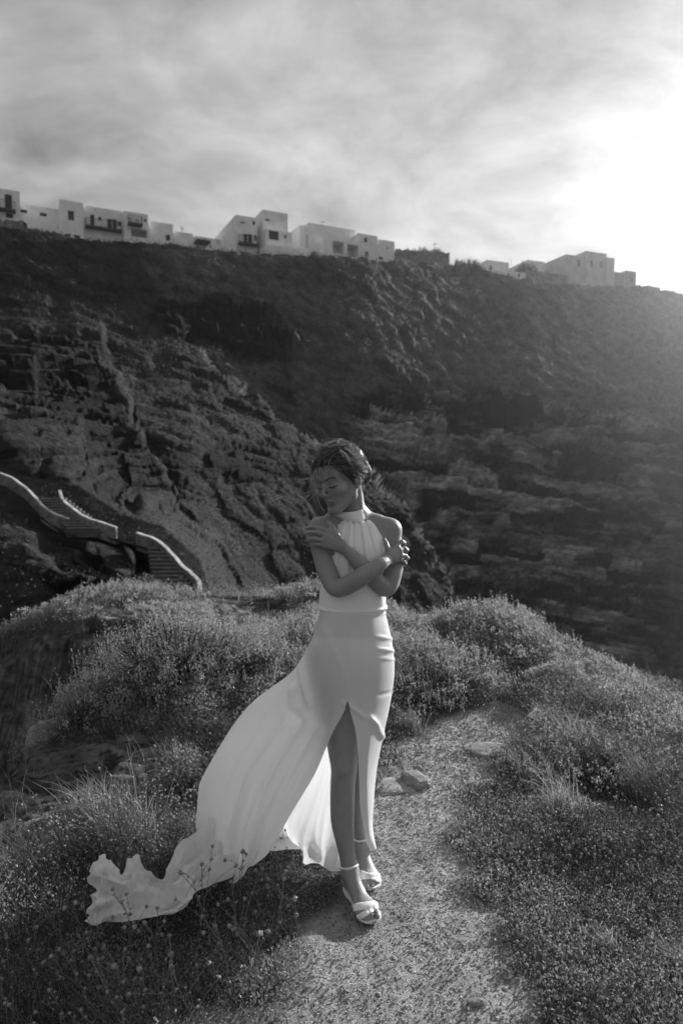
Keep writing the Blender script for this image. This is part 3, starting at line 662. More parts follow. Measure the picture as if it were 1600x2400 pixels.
# ------------------------------------------------------------------ foliage generators (all leaves are real small faces)
rng = np.random.RandomState(11)
def unit(v): return v / (np.linalg.norm(v, axis=-1, keepdims=True) + 1e-12)
def leaves_np(c, size, up_bias=0.4, aspect=2.2, dirs=None):
    """diamond leaves at c (n,3)"""
    n = len(c); d = unit(rng.normal(size=(n, 3)) + [0, 0, up_bias * 2]) if dirs is None else dirs
    s = unit(np.cross(d, rng.normal(size=(n, 3)))); size = np.broadcast_to(size, (n,))[:, None]
    v = np.stack([c, c + d * size * .5 + s * size / aspect / 2, c + d * size, c + d * size * .5 - s * size / aspect / 2], 1)
    return v.reshape(-1, 3), np.arange(n * 4).reshape(-1, 4)
def blades_np(c, h, wd, lean, seg=3, wind=(-0.25, -0.05)):
    """grass blades: tapered bent strips"""
    n = len(c); az = rng.uniform(0, 2 * np.pi, n); L = np.stack([np.cos(az), np.sin(az)], 1) * lean[:, None] + np.array(wind) * h[:, None]
    fa = rng.uniform(0, 2 * np.pi, n); side = np.stack([np.cos(fa), np.sin(fa), 0 * fa], 1)
    vs = []
    for k in range(seg + 1):
        f = k / seg; p = c + np.concatenate([L * f ** 2, (h * (f - .15 * f * f))[:, None]], 1)
        wk = wd[:, None] * (1 - .85 * f) / 2
        vs += [p - side * wk, p + side * wk]
    v = np.stack(vs, 1); m = 2 * (seg + 1); base_ = np.arange(n)[:, None] * m
    f = np.concatenate([base_ + np.array([2 * k, 2 * k + 1, 2 * k + 3, 2 * k + 2]) for k in range(seg)], 0)
    return v.reshape(-1, 3), f, m
_oct = np.array([[0, 0, 1], [1, 0, 0], [0, 1, 0], [-1, 0, 0], [0, -1, 0], [0, 0, -1.]])
_octf = np.array([[0, 1, 2], [0, 2, 3], [0, 3, 4], [0, 4, 1], [5, 2, 1], [5, 3, 2], [5, 4, 3], [5, 1, 4]])
def _ico():
    p = (1 + 5 ** .5) / 2
    v = np.array([[-1, p, 0], [1, p, 0], [-1, -p, 0], [1, -p, 0], [0, -1, p], [0, 1, p], [0, -1, -p], [0, 1, -p], [p, 0, -1], [p, 0, 1], [-p, 0, -1], [-p, 0, 1]], float)
    f = np.array([[0, 11, 5], [0, 5, 1], [0, 1, 7], [0, 7, 10], [0, 10, 11], [1, 5, 9], [5, 11, 4], [11, 10, 2], [10, 7, 6], [7, 1, 8], [3, 9, 4], [3, 4, 2], [3, 2, 6], [3, 6, 8], [3, 8, 9], [4, 9, 5], [2, 4, 11], [6, 2, 10], [8, 6, 7], [9, 8, 1]])
    return v / np.linalg.norm(v[0]), f
_icov, _icof = _ico()
def stamps(c, r, V, Fc, squash=None, jit=0.0):
    n = len(c); A_ = rng.normal(size=(n, 3, 3)); q, _ = np.linalg.qr(A_)
    v = np.einsum('nij,kj->nki', q, V) * np.broadcast_to(r, (n,))[:, None, None]
    if squash is not None: v = v * squash
    if jit: v = v * (1 + rng.uniform(-jit, jit, size=v.shape[:2])[..., None])
    v = v + c[:, None]
    f = (np.arange(n)[:, None, None] * len(V) + Fc[None]).reshape(-1, Fc.shape[1])
    return v.reshape(-1, 3), f
class Bag:
    def __init__(s): s.v = []; s.f = {3: [], 4: []}; s.t = []; s.n = 0
    def add(s, v, f, tone):
        s.v.append(v); s.f[f.shape[1]].append(f + s.n); s.t.append(np.broadcast_to(tone, (len(v),)) if np.ndim(tone) == 0 else np.repeat(tone, len(v) // len(tone))); s.n += len(v)
    def build(s, name, m, **k):
        fl = [np.concatenate(x) for x in s.f.values() if x]
        me = mesh_np(name, np.concatenate(s.v), fl); attr(me, 'tone', np.concatenate(s.t)); return link(name, me, m, **k)
GRASSM = leafmat('dry_grass', 0.03, 0.42, 0.45)
COVERM = leafmat('ground_cover_leaves', 0.025, 0.42, 0.4)
SEEDM = leafmat('dried_seed_heads', 0.05, 0.42, 0.2)
SHRUBM = leafmat('shrub_leaves', 0.02, 0.42, 0.45)
TWIGM = mat('woody_twigs', 0.05, 0.8)[0]

def in_view(x, y, z, m=140):
    a, b_ = proj(np.stack([x, y, z], -1)); return (a > -m) & (a < 1600 + m) & (b_ > 1250) & (b_ < 2400 + m * 2) & (y > .5)
def scatter(n, x0, x1, y0, y1, dens):
    x = rng.uniform(x0, x1, n); y = rng.uniform(y0, y1, n); k = dens(x, y) > rng.uniform(0, 1, n); x, y = x[k], y[k]
    z = ground_z(x, y); k = in_view(x, y, z) & (poly_dist(x, y) < 0.15); return x[k], y[k], z[k]
def clump(x, y, f, s=0.0): return np.clip(.5 + 1.1 * fbm(np.stack([x, y, 0 * x + s], -1) * f, 3), 0, 1)
def veg(x, y):
    p = path_m(x, y) + .85 * fbm(np.stack([x, y, 0 * x], -1) * 3.5, 5)
    return sstep(.75, 1.5, p) * np.clip(1 - 1.25 * rock_m(x, y), 0, 1)
def tall(x, y):
    """how tall plants stand here, 0..1"""
    left = sstep(0.0, -0.45, x) * sstep(.8, 1.6, path_m(x, y)); right = sstep(0.55, 1.3, x)
    hol = clump(x, y, .9, 21)
    return (.45 + 1.0 * hol) * np.clip(.25 + .75 * np.maximum(left, right * (.5 * sstep(1.8, 3.4, y) + .42)) + .25 * sstep(4, 5.5, y), .15, 1.1)
def tuft(x, y):
    q = np.stack([x, y], -1) + .10 * np.stack([fbm(np.stack([x, y, 0 * x + 3], -1) * 3, 3), fbm(np.stack([x, y, 0 * x + 8], -1) * 3, 3)], -1)
    d, i = cells(q / .34, 5); d2, i2 = cells(q / .8 + 9, 17)
    return np.clip(.6 * np.sqrt(np.clip(1 - (d / .74) ** 2, 0, 1)) * (.35 + .65 * i) + .7 * np.sqrt(np.clip(1 - (d2 / .72) ** 2, 0, 1)) * (.25 + .75 * i2), .05, 1.2)
# dress train and skirt press plants down here
def pressed(x, y): return np.maximum(np.exp(-(((x + .75) / .40) ** 4 + ((y - 2.44) / .30) ** 4)), np.exp(-(((x + .3) / .35) ** 2 + ((y - 2.78) / .2) ** 2)))
# 1 low leafy cover ------------------------------------------------
b_ = Bag()
for n, y0, y1, s0, s1 in ((330000, 1.5, 3.4, .006, .0145), (330000, 3.4, 7.2, .011, .024), (60000, 7.2, 10.8, .02, .04)):
    x, y, z = scatter(n, -6.0 if y0 > 5 else -2.6, 3.9, y0, y1, lambda x, y: np.clip(veg(x, y) * (.25 + .9 * clump(x, y, 2.2)) + .30 * (rock_m(x, y) < .5) * sstep(2.2, 1.0, path_m(x, y)) * clump(x, y, 5, 31), 0, 1))
    tf = tuft(x, y); hh = (.006 + .17 * tall(x, y) * tf * veg(x, y)) * rng.uniform(0, 1, len(x)) ** .45 * (1 - .75 * pressed(x, y))
    c = np.stack([x, y, z + hh * (1 + .6 * (y > 4))], 1); v, f = leaves_np(c, rng.uniform(s0, s1, len(x)) * (.8 + .4 * tf), .5, 1.9)
    tone = np.clip(-.05 + .9 * clump(x, y, 1.4, 3) * (.35 + .75 * tf) + rng.uniform(-.12, .35, len(x)), 0, 1); b_.add(v, f, tone)  # leaf tone also drops between tufts, painting the dark hollows
b_.build('ground_cover', COVERM, kind='stuff', label='low leafy ground cover beside the path', cat='ground cover')
# 2 grass blades ----------------------------------------------------
b_ = Bag()
for n, x0, x1, y0, y1, k, ws in ((70000, -2.2, 2.2, 1.5, 3.4, 1.0, .0022), (90000, -2.6, 3.9, 3.2, 5.2, 1.0, .0034), (90000, -3.2, 3.8, 5.0, 7.4, 1.0, .005), (45000, -6, 2, 7.2, 10.8, 1.0, .008)):
    x, y, z = scatter(n, x0, x1, y0, y1, lambda x, y: np.clip(veg(x, y) * (.15 + 1.0 * clump(x, y, 1.8, 9)) + .015, 0, 1))
    tf = tuft(x, y); h = (.015 + .23 * tall(x, y) * tf) * rng.uniform(.4, 1.25, len(x)) * (1 - .96 * pressed(x, y))
    h = h * (1 - .6 * sstep(1.3, .8, path_m(x, y)))
    v, f, m = blades_np(np.stack([x, y, z - .01], 1), h, rng.uniform(.7, 1.4, len(x)) * ws, h * rng.uniform(.1, .7, len(x)))
    b_.add(v, f, np.clip(.1 + .5 * clump(x, y, 1.2, 3) + rng.uniform(-.1, .4, len(x)), 0, 1))
# wispy tussocks of longer grass
n_t = 420; tx_ = rng.uniform(-3.4, 3.6, n_t); ty_ = rng.uniform(1.6, 9.8, n_t) ; kk_ = (veg(tx_, ty_) * (.15 + clump(tx_, ty_, 1.1, 40)) > rng.uniform(.1, .9, n_t)) & (poly_dist(tx_, ty_) < -.02) & (pressed(tx_, ty_) < .1)
tx_, ty_ = tx_[kk_], ty_[kk_]; nb_ = rng.randint(50, 150, len(tx_)); ii = np.repeat(np.arange(len(tx_)), nb_); sz_ = rng.uniform(.10, .30, len(tx_)) * (.55 + .45 * tall(tx_, ty_)) * np.where(ty_ < 2.6, .6, 1)
x = tx_[ii] + rng.normal(size=len(ii)) * .22 * sz_[ii]; y = ty_[ii] + rng.normal(size=len(ii)) * .22 * sz_[ii]; z = ground_z(x, y); h = sz_[ii] * rng.uniform(.5, 1.15, len(ii))
v, f, m = blades_np(np.stack([x, y, z - .01], 1), h, rng.uniform(.8, 1.3, len(ii)) * (.0016 + .0006 * y), h * rng.uniform(.15, .75, len(ii)), seg=4); b_.add(v, f, np.clip(.45 + .35 * rng.uniform(0, 1, len(tx_))[ii] + rng.uniform(-.1, .25, len(ii)), 0, 1))
# dead straw lying on the path
n_s = 260; x = rng.uniform(-.5, 1.3, n_s); y = rng.uniform(1.6, 4.6, n_s); k_ = path_m(x, y) < 1.25; x, y = x[k_], y[k_]; z = ground_z(x, y) + .008; az = rng.uniform(0, 6.28, len(x)); L_ = rng.uniform(.02, .10, len(x)); q_ = np.stack([x, y, z], 1)
e_ = np.stack([np.cos(az) * L_, np.sin(az) * L_, rng.uniform(-.002, .012, len(x))], 1); sd_ = np.stack([-np.sin(az), np.cos(az), 0 * az], 1) * .0012
v = np.stack([q_ - sd_, q_ + sd_, q_ + e_ * .5 + sd_ + [0, 0, .004], q_ + e_ * .5 - sd_ + [0, 0, .004], q_ + e_ - sd_ * .4, q_ + e_ + sd_ * .4], 1).reshape(-1, 3); b6 = np.arange(len(x))[:, None] * 6
b_.add(v, np.concatenate([b6 + [0, 1, 2, 3], b6 + [3, 2, 5, 4]]), rng.uniform(.5, 1, len(x)))
b_.build('grass', GRASSM, kind='stuff', label='dry grass on the headland', cat='grass')
# 3 dried wildflowers with round heads ---------------------------------
def stems(x, y, z, h, hr, sw, bag, lean=.35, leafy=2):
    n = len(x); az = rng.uniform(0, 2 * np.pi, n); L = np.stack([np.cos(az), np.sin(az)], 1) * (h * lean * rng.uniform(.2, 1, n))[:, None] + np.array([-.18, -.03]) * h[:, None]
    c = np.stack([x, y, z - .01], 1); seg = 4; pts = []
    wob = rng.normal(size=(n, 2)) * h[:, None] * .06
    for k in range(seg + 1):
        f = k / seg; pts.append(c + np.concatenate([L * f ** 1.6 + wob * math.sin(f * 3.1) , (h * (f - .1 * f * f))[:, None]], 1))
    P_ = np.stack(pts, 1); vs = []
    ang = np.array([0, 2.09, 4.19]); ring = np.stack([np.cos(ang), np.sin(ang), 0 * ang], 1)
    V = P_[:, :, None] + ring[None, None] * (sw * np.linspace(1, .7, seg + 1)[None, :, None, None])
    m = (seg + 1) * 3; fs = []
    for k in range(seg):
        for j in range(3): fs.append([k * 3 + j, k * 3 + (j + 1) % 3, (k + 1) * 3 + (j + 1) % 3, (k + 1) * 3 + j])
    f = (np.arange(n)[:, None, None] * m + np.array(fs)[None]).reshape(-1, 4)
    bag.add(V.reshape(-1, 3), f, np.clip(.12 + .35 * clump(x, y, 1.2, 3) + rng.uniform(0, .2, n), 0, 1))
    v, f = stamps(P_[:, -1], hr, _icov, _icof, jit=.22); bag.add(v, f, np.clip(.35 + .45 * rng.uniform(0, 1, n), 0, 1))
    # little bracts round the head
    k = 5; cc = np.repeat(P_[:, -1], k, 0); dd = unit(rng.normal(size=(n * k, 3)) + [0, 0, .2]); v, f = leaves_np(cc + dd * np.repeat(hr, k)[:, None] * .6, np.repeat(hr, k) * 1.1, dirs=dd); bag.add(v, f, .45)
    for q in range(leafy):
        kk = rng.randint(1, seg, n); cc = P_[np.arange(n), kk]; v, f = leaves_np(cc, np.clip(h * .12, .006, .02), .1, 3); bag.add(v, f, .3)
    return P_
b_ = Bag()
for n, x0, x1, y0, y1, hs, r0 in ((3600, -1.5, 1.6, 1.35, 2.9, .8, .0048), (7000, -2.2, 2.6, 2.7, 4.6, 1.0, .0058), (5000, -2.6, 3.8, 4.4, 7, 1.0, .0075)):
    x, y, z = scatter(n, x0, x1, y0, y1, lambda x, y: np.clip(veg(x, y) ** 1.5 * (1.5 * clump(x, y, 1.6, 14) - .15), 0, 1))
    h = (.04 + .24 * tall(x, y) * (.25 + .8 * tuft(x, y))) * rng.uniform(.5, 1.2, len(x)) * hs * (1 - .96 * pressed(x, y))
    stems(x, y, z, h, rng.uniform(.6, 1.35, len(x)) * r0, .0011 + .0004 * (y0 > 2), b_)
b_.build('wildflowers', SEEDM, kind='stuff', label='dense dried wildflowers with round seed heads', cat='wildflowers')
# a few of the nearest ones, standing alone in front of the train
spots = [(x_, y_) for x_, y_ in ((250, 2250), (300, 2230), (352, 2262), (400, 2240), (445, 2215), (500, 2195), (560, 2235), (330, 2330), (270, 2380), (600, 2290), (640, 2200), (520, 2330), (150, 2230), (120, 2300), (700, 2260), (420, 2350), (585, 2395), (480, 2400), (210, 2340), (560, 2150))]
flab = ['tall dried flower stem crossing the upper left fold of the train', 'dried flower stem in front of the middle of the train tip', 'dried flower stem before the dip between the train folds', 'dark dried stem over the right half of the lying train',
        'dried flower stem below the right end of the lying train', 'dried flower stem under the drooping hem point', 'dried flower stem just left of the lit path edge, below the hem', 'dried stem well below the train, above the lowest row', 'low dried stem at lower left below the train tip',
        'dried flower stem nearest the path at the lower middle', 'dried flower stem in the shade under the back of the skirt', 'dried flower stem near the bottom, right of centre of the dark patch', 'dried flower stem left of the train tip', 'leftmost dried flower stem near the rocks',
        'dried flower stem close to the toes of the front sandal, on the grass side', 'dried flower stem near the bottom edge, left of the path', 'dried flower stem at the bottom edge beside the lit path', 'dried flower stem at the bottom edge in the darkest grass', 'dried flower stem diagonally below the train tip', 'dried flower stem touching the low hem of the skirt']
for i, (a, c) in enumerate(spots):
    p = G(a, c + 12, 0.0); rng.seed(500 + i); bg_ = Bag(); h = np.array([rng.uniform(.20, .33)])
    gz = ground_z(p[0:1], p[1:2])
    P_ = stems(p[0:1], p[1:2], gz, h, np.array([rng.uniform(.0075, .0100)]), .0019, bg_, .5, 5)
    for q in range(rng.randint(2, 5)):   # side branches, each with a head
        k = rng.randint(1, 4); s0 = P_[0, k]; hh = h * rng.uniform(.3, .5)
        stems(s0[0:1], s0[1:2], s0[2:3] + .01, hh, np.array([.0068]), .0013, bg_, 1.3, 2)
    o = bg_.build('dried_flower', SEEDM, label=flab[i], cat='dried flower', group='dried flowers standing in the near left foreground')
rng.seed(77)
# 4 crumbs and small stones on the path ---------------------------------
b_ = Bag()
for n, y0, y1, r0 in ((60000, 1.4, 3.0, .0026), (60000, 2.8, 5.0, .004)):
    x, y, z = scatter(n, -1.2, 1.9, y0, y1, lambda x, y: sstep(1.9, .6, path_m(x, y)) * (.4 + .6 * clump(x, y, 5, 2)))
    v, f = stamps(np.stack([x, y, z + r0 * .2], 1), r0 * rng.uniform(.4, 1, len(x)) ** 2 * 1.7, _oct, _octf, jit=.35); b_.add(v, f, rng.uniform(0, 1, len(x)))
x, y, z = scatter(2600, -.6, 1.7, 1.4, 4.8, lambda x, y: sstep(1.7, .8, path_m(x, y)) * (.2 + .8 * clump(x, y, 2, 12)) * .5)
v, f = stamps(np.stack([x, y, z], 1), rng.uniform(.003, .011, len(x)) ** 1.0, _icov, _icof, squash=np.array([1, 1, .6]), jit=.2); b_.add(v, f, rng.uniform(.1, .9, len(x)))
GRAVELM = leafmat('path_gravel', 0.12, 0.42, 0.0)
b_.build('gravel', GRAVELM, kind='stuff', label='crumbly grit and tiny stones on the path', cat='gravel')

# ------------------------------------------------------------------ shrubs
def shrub(cx, cy, rx, ry, h, n, ls, label, seed, tw=60, name='shrub', cat='shrub', spiky=.5, tones=(.1, .9), group=None, base_z=None):
    rng.seed(seed)
    z0 = float(ground_z(np.array([cx]), np.array([cy]))[0]) if base_z is None else base_z
    root = empty(name, (cx, cy, z0), label, cat, group)
    lv, st_ = Bag(), Bag(); shoots = 60 + int(n / 90)
    az = rng.uniform(0, 2 * np.pi, shoots); rr = np.sqrt(rng.uniform(0, 1, shoots)); ends = np.stack([np.cos(az) * rr * rx, np.sin(az) * rr * ry], 1)
    hz = h * np.sqrt(np.clip(1 - rr ** 2 * .95, 0, 1)) * (.72 + .35 * clump(ends[:, 0] + cx, ends[:, 1] + cy, 2.2 / max(rx, .4), seed % 17)) * rng.uniform(.8, 1.12, shoots)
    if base_z is None: gz = ground_z(ends[:, 0] + cx, ends[:, 1] + cy) - z0
    else: gz = 0 * hz
    k = 7; tpar = np.linspace(0, 1, k); start = ends * .35 * rng.uniform(.3, 1, (shoots, 1))
    outd = ends * .12
    P_ = np.zeros((shoots, k, 3))
    for i, f in enumerate(tpar):
        P_[:, i, :2] = start + (ends - start) * f ** .8 + outd * f ** 2 + rng.normal(size=(shoots, 2)) * .02 * h
        P_[:, i, 2] = gz * f ** .5 + hz * f
    ring = np.stack([np.cos([0, 2.09, 4.19]), np.sin([0, 2.09, 4.19]), [0, 0, 0]], 1)
    V = P_[:, :, None] + ring[None, None] * (.004 * h / .4 * np.linspace(1, .35, k)[None, :, None, None]); fs = []
    for i in range(k - 1):
        for j in range(3): fs.append([i * 3 + j, i * 3 + (j + 1) % 3, (i + 1) * 3 + (j + 1) % 3, (i + 1) * 3 + j])
    st_.add(V.reshape(-1, 3), (np.arange(shoots)[:, None, None] * k * 3 + np.array(fs)[None]).reshape(-1, 4), .5)
    # twigs with leaves clustered round the upper parts of shoots
    per = max(6, n // shoots); si = np.repeat(np.arange(shoots), per); f = 1 - rng.uniform(0, 1, len(si)) ** 1.5 * .75
    pos = f * (k - 1); i0 = np.clip(pos.astype(int), 0, k - 2); fr = (pos - i0)[:, None]
    c = P_[si, i0] * (1 - fr) + P_[si, i0 + 1] * fr
    sp = np.where(rng.uniform(size=len(si)) < spiky, .06, .2)[:, None] * min(h, rx); c = c + rng.normal(size=c.shape) * sp * .55 * (1.15 - f[:, None] * .6)
    c[:, 2] = np.maximum(c[:, 2], .0 + (gz[si] if base_z is None else 0))
    v, ff = leaves_np(c, rng.uniform(.6, 1.3, len(c)) * ls, .6, 2.4)
    tn = tones[0] + (tones[1] - tones[0]) * np.clip(.35 * rng.uniform(0, 1, shoots)[si] + .25 * rng.uniform(0, 1, len(si)) + .55 * sstep(.55, 1, f), 0, 1)   # leaves painted paler towards the tips, standing in for a sunlit crown
    lv.add(v, ff, tn)
    # spikes sticking out of the top
    ns = int(shoots * 1.3); idx = rng.randint(0, shoots, ns); e = P_[idx, -1]; hh = h * rng.uniform(.08, .30, ns)
    e = e + rng.normal(size=e.shape) * [.05, .05, .01]; v, ff, m = blades_np(e - [0, 0, .03], hh, np.full(ns, ls * .22), hh * .5); lv.add(v, ff, .8)
    cc = np.repeat(e, 8, 0) + np.repeat(hh, 8)[:, None] * rng.uniform(0, .9, (ns * 8, 1)) * [-.2, 0, 1]; v, ff = leaves_np(cc, ls * .8, .8, 2.5); lv.add(v, ff, .8)
    lv.build('foliage', SHRUBM, parent=root); st_.build('branches', TWIGM, parent=root)
    return root
S = shrub
S(-1.12, 4.75, .80, .62, .52, 30000, .016, 'large dense shrub left of her with a sunlit crown of fine shoots', 1)
S(-.38, 5.1, .62, .6, .34, 15000, .016, 'broad low shrub behind the blowing skirt', 2)
S(-1.72, 4.35, .36, .4, .26, 5000, .015, 'small twiggy shrub at the left rock edge', 3)
S(.15, 4.65, .45, .5, .30, 7000, .016, 'shrub directly behind her hips', 4)
S(.62, 4.95, .55, .45, .36, 14000, .016, 'dark shrub at the right of her skirt above the path', 5)
S(.30, 6.2, .75, .7, .22, 8000, .022, 'grassy shrub on the skyline just right of her waist', 6)
S(1.32, 6.1, .62, .6, .30, 16000, .021, 'pale shrub with upright shoots topping the right mound', 7)
S(1.75, 5.5, .7, .55, .26, 9000, .02, 'pale spreading shrub on the slope right of the mound top', 8)
S(2.35, 5.0, .7, .5, .2, 8000, .019, 'low shrub on the right skyline near the edge of the photo', 9)
S(2.15, 4.0, .6, .5, .22, 7000, .016, 'dark low shrub at the right edge of the photo', 10)
S(1.35, 3.75, .5, .4, .17, 6000, .014, 'low flowering shrub right of the path', 12)
S(-3.3, 9.3, 1.4, .8, .20, 9000, .034, 'sunlit grassy shrub crowning the far left knoll', 13)
S(-.35, 9.2, .7, .5, .2, 4000, .032, 'small far shrub at the end of the ledge beside her elbow', 14)
S(-2.15, 8.6, .5, .4, .14, 3500, .03, 'dark shrub in the middle of the far ledge', 15)
# dark trees and bushes beside the houses
def crest_bush(px, ytop, ybase, Y, wpx, label, seed, n=2500):
    a = W(px, ybase, Y); t_ = W(px, ytop, Y); h = t_[2] - a[2]; r_ = wpx / 2 / FP * Y
    S(float(a[0]), float(a[1]), r_, r_ * .8, h, n, h * .12, label, seed, name='bush', cat='bush', tones=(.0, .35), group='dark bushes between the houses', base_z=float(a[2]) - .5)
crest_bush(713, 571, 608, 118, 14, 'narrow dark bush left of the pale pilaster house', 31, 1800)
crest_bush(738, 585, 612, 117, 24, 'dark bush in the gap before the double porch house', 32)
crest_bush(985, 575, 592, 130, 42, 'dark bush on top of the tall stone wall, left one', 33)
crest_bush(1020, 578, 594, 132, 36, 'smaller rounded bush on top of the tall stone wall, beside the cross', 34)
crest_bush(1093, 604, 640, 138, 80, 'wide dark rounded bush alone between stone wall and far houses', 35, 6000)
crest_bush(1232, 610, 640, 155, 50, 'dark round bush among the far pale houses', 36)
crest_bush(954, 576, 590, 126, 14, 'tiny dark bush at the left end of the tall stone wall', 37, 800)

# ------------------------------------------------------------------ rocks
ROCKM = noisy('schist_rock', 0.11, 0.30, 6, 0.9, 0.9, 0.012, stretch=(1.5, 2, 3))
def rock_obj(cx, cy, rx, ry, h, label, seed, rot=0.0, sink=.4):
    v, f = _icov.copy(), _icof.copy()
    for _ in range(4):
        e = {}; nf = []; vl = list(v)
        def mid(a, c):
            k = (min(a, c), max(a, c))
            if k not in e: e[k] = len(vl); m = vl[a] + vl[c]; vl.append(m / np.linalg.norm(m))
            return e[k]
        for a, c, d in f: x_, y_, z_ = mid(a, c), mid(c, d), mid(d, a); nf += [[a, x_, z_], [c, y_, x_], [d, z_, y_], [x_, y_, z_]]
        v, f = np.array(vl), np.array(nf)
    s = np.sign(v) * np.abs(v) ** .7; s = s * (1 + .22 * fbm(v * 1.4 + seed, 4)[:, None]) + .05 * np.round(fbm(v * 2.2 + seed * 3, 3) * 4)[:, None] * [0, 0, .5]
    s = s * [rx, ry, h]; c_, s_ = math.cos(rot), math.sin(rot); s = np.stack([s[:, 0] * c_ - s[:, 1] * s_, s[:, 0] * s_ + s[:, 1] * c_, s[:, 2]], 1)
    z = float(ground_z(np.array([cx]), np.array([cy]))[0]); o = link('rock', mesh_np('rock', s, f, True), ROCKM, None, label, 'rock'); o.location = (cx, cy, z + h * (1 - 2 * sink)); return o
q = G(900, 1848, 0); rock_obj(q[0] + .0, q[1], .17, .10, .020, 'flat embedded rock slab beside the hem of her dress', 1, .1, .4)
q = G(972, 1838, 0); rock_obj(q[0], q[1], .06, .09, .04, 'small cracked rock at the right end of the flat slab', 2, .5, .35)
q = G(1160, 1745, 0.05); rock_obj(q[0], q[1], .18, .11, .022, 'flat rock where the path meets the shrubs', 3, -.2, .35)
q = G(1115, 2352, 0); rock_obj(q[0], q[1], .03, .014, .010, 'small smooth pebble low on the path', 4, .1, .2)
q = G(120, 1660, 0.1); rock_obj(-1.95, 4.6, .22, .2, .16, 'stacked rock lumps beside the shrub on the left edge', 6, .3, .3)
# ------------------------------------------------------------------ person: distance fields turned into one continuous skin
class Field:
    def __init__(s, lo, hi, h):
        s.lo = np.array(lo, float); s.h = h; s.n = np.ceil((np.array(hi) - s.lo) / h).astype(int) + 1
        s.f = np.full(s.n, 0.5, np.float32)
    def sub(s, lo, hi):
        a = np.clip(np.floor((np.array(lo) - s.lo) / s.h).astype(int), 0, s.n - 1); b = np.clip(np.ceil((np.array(hi) - s.lo) / s.h).astype(int) + 1, a + 1, s.n)
        sl_ = tuple(slice(int(p), int(q)) for p, q in zip(a, b))
        ax = [(s.lo[i] + s.h * np.arange(a[i], b[i])).astype(np.float32) for i in range(3)]
        return sl_, ax[0][:, None, None], ax[1][None, :, None], ax[2][None, None, :]
    def put(s, sl_, d, k=0.0, cut=False):
        a = s.f[sl_]; d = d.astype(np.float32)
        if cut: a, d = -a, d
        if k <= 0: r = np.minimum(a, d)
        else:
            h = np.clip(.5 + .5 * (d - a) / k, 0, 1) if False else np.clip(.5 + .5 * (a - d) / k, 0, 1)
            r = a * (1 - h) + d * h - k * h * (1 - h)
        s.f[sl_] = -r if cut else r
    def cap(s, a, b, ra, rb, k=.01, cut=False, flat=None):
        """tapered capsule; flat=(axis, factor) squeezes it along an axis"""
        a = np.array(a, float); b = np.array(b, float); pad = max(ra, rb) * 1.1 + k * 1.5 + 3 * s.h
        sl_, x, y, z = s.sub(np.minimum(a, b) - pad, np.maximum(a, b) + pad); e = b - a; L = e @ e + 1e-12
        t_ = np.clip(((x - a[0]) * e[0] + (y - a[1]) * e[1] + (z - a[2]) * e[2]) / L, 0, 1)
        dx, dy, dz_ = x - a[0] - t_ * e[0], y - a[1] - t_ * e[1], z - a[2] - t_ * e[2]
        if flat is not None:
            n, q = flat; n = np.array(n, float); n /= np.linalg.norm(n); dn = dx * n[0] + dy * n[1] + dz_ * n[2]; kk = (1 / q - 1) * dn
            dx, dy, dz_ = dx + kk * n[0], dy + kk * n[1], dz_ + kk * n[2]
        d = np.sqrt(dx * dx + dy * dy + dz_ * dz_) - (ra + (rb - ra) * t_)
        if flat is not None: d = d * (.5 + .5 * flat[1])
        s.put(sl_, d, k, cut)
    def chain(s, pts, rs, k=.01, **q):
        for i in range(len(pts) - 1): s.cap(pts[i], pts[i + 1], rs[i], rs[i + 1], k, **q)
    def poly(s, pts, rs, k=.01, sub=5):
        """one smooth tapering limb along a curve"""
        A_ = np.concatenate([np.array(pts, float), np.array(rs, float)[:, None]], 1); E = np.concatenate([2 * A_[:1] - A_[1:2], A_, 2 * A_[-1:] - A_[-2:-1]]); out = []
        for i in range(len(A_) - 1):
            for j in range(sub):
                f = j / sub; a, b, c, d = E[i:i + 4]; out.append(.5 * (2 * b + (c - a) * f + (2 * a - 5 * b + 4 * c - d) * f ** 2 + (3 * b - a - 3 * c + d) * f ** 3))
        out.append(A_[-1]); out = np.array(out); o2 = Field.__new__(Field); o2.lo = s.lo; o2.h = s.h; o2.n = s.n; o2.f = np.full(s.n, .5, np.float32)
        for i in range(len(out) - 1): o2.cap(out[i, :3], out[i + 1, :3], out[i, 3], out[i + 1, 3], .0)
        s.put(tuple(slice(0, int(q)) for q in s.n), o2.f, k)
    def ell(s, c, r, k=.01, M=None, cut=False):
        c = np.array(c, float); r = np.array(r, float); pad = r.max() + k * 1.5 + 3 * s.h
        sl_, x, y, z = s.sub(c - pad, c + pad); x, y, z = x - c[0], y - c[1], z - c[2]
        if M is not None:   # rows of M: local axes
            x, y, z = (M[i][0] * x + M[i][1] * y + M[i][2] * z for i in range(3))
        k0 = np.sqrt((x / r[0]) ** 2 + (y / r[1]) ** 2 + (z / r[2]) ** 2); k1 = np.sqrt((x / r[0] ** 2) ** 2 + (y / r[1] ** 2) ** 2 + (z / r[2] ** 2) ** 2) + 1e-9
        s.put(sl_, k0 * (k0 - 1) / k1, k, cut)
    def full(s): return (tuple(slice(0, int(q)) for q in s.n),) + tuple((s.lo[i] + s.h * np.arange(s.n[i])).astype(np.float32).reshape([-1 if j == i else 1 for j in range(3)]) for i in range(3))
    def like(s):
        o = Field.__new__(Field); o.lo = s.lo; o.h = s.h; o.n = s.n; o.f = np.full(s.n, 0.5, np.float32); return o
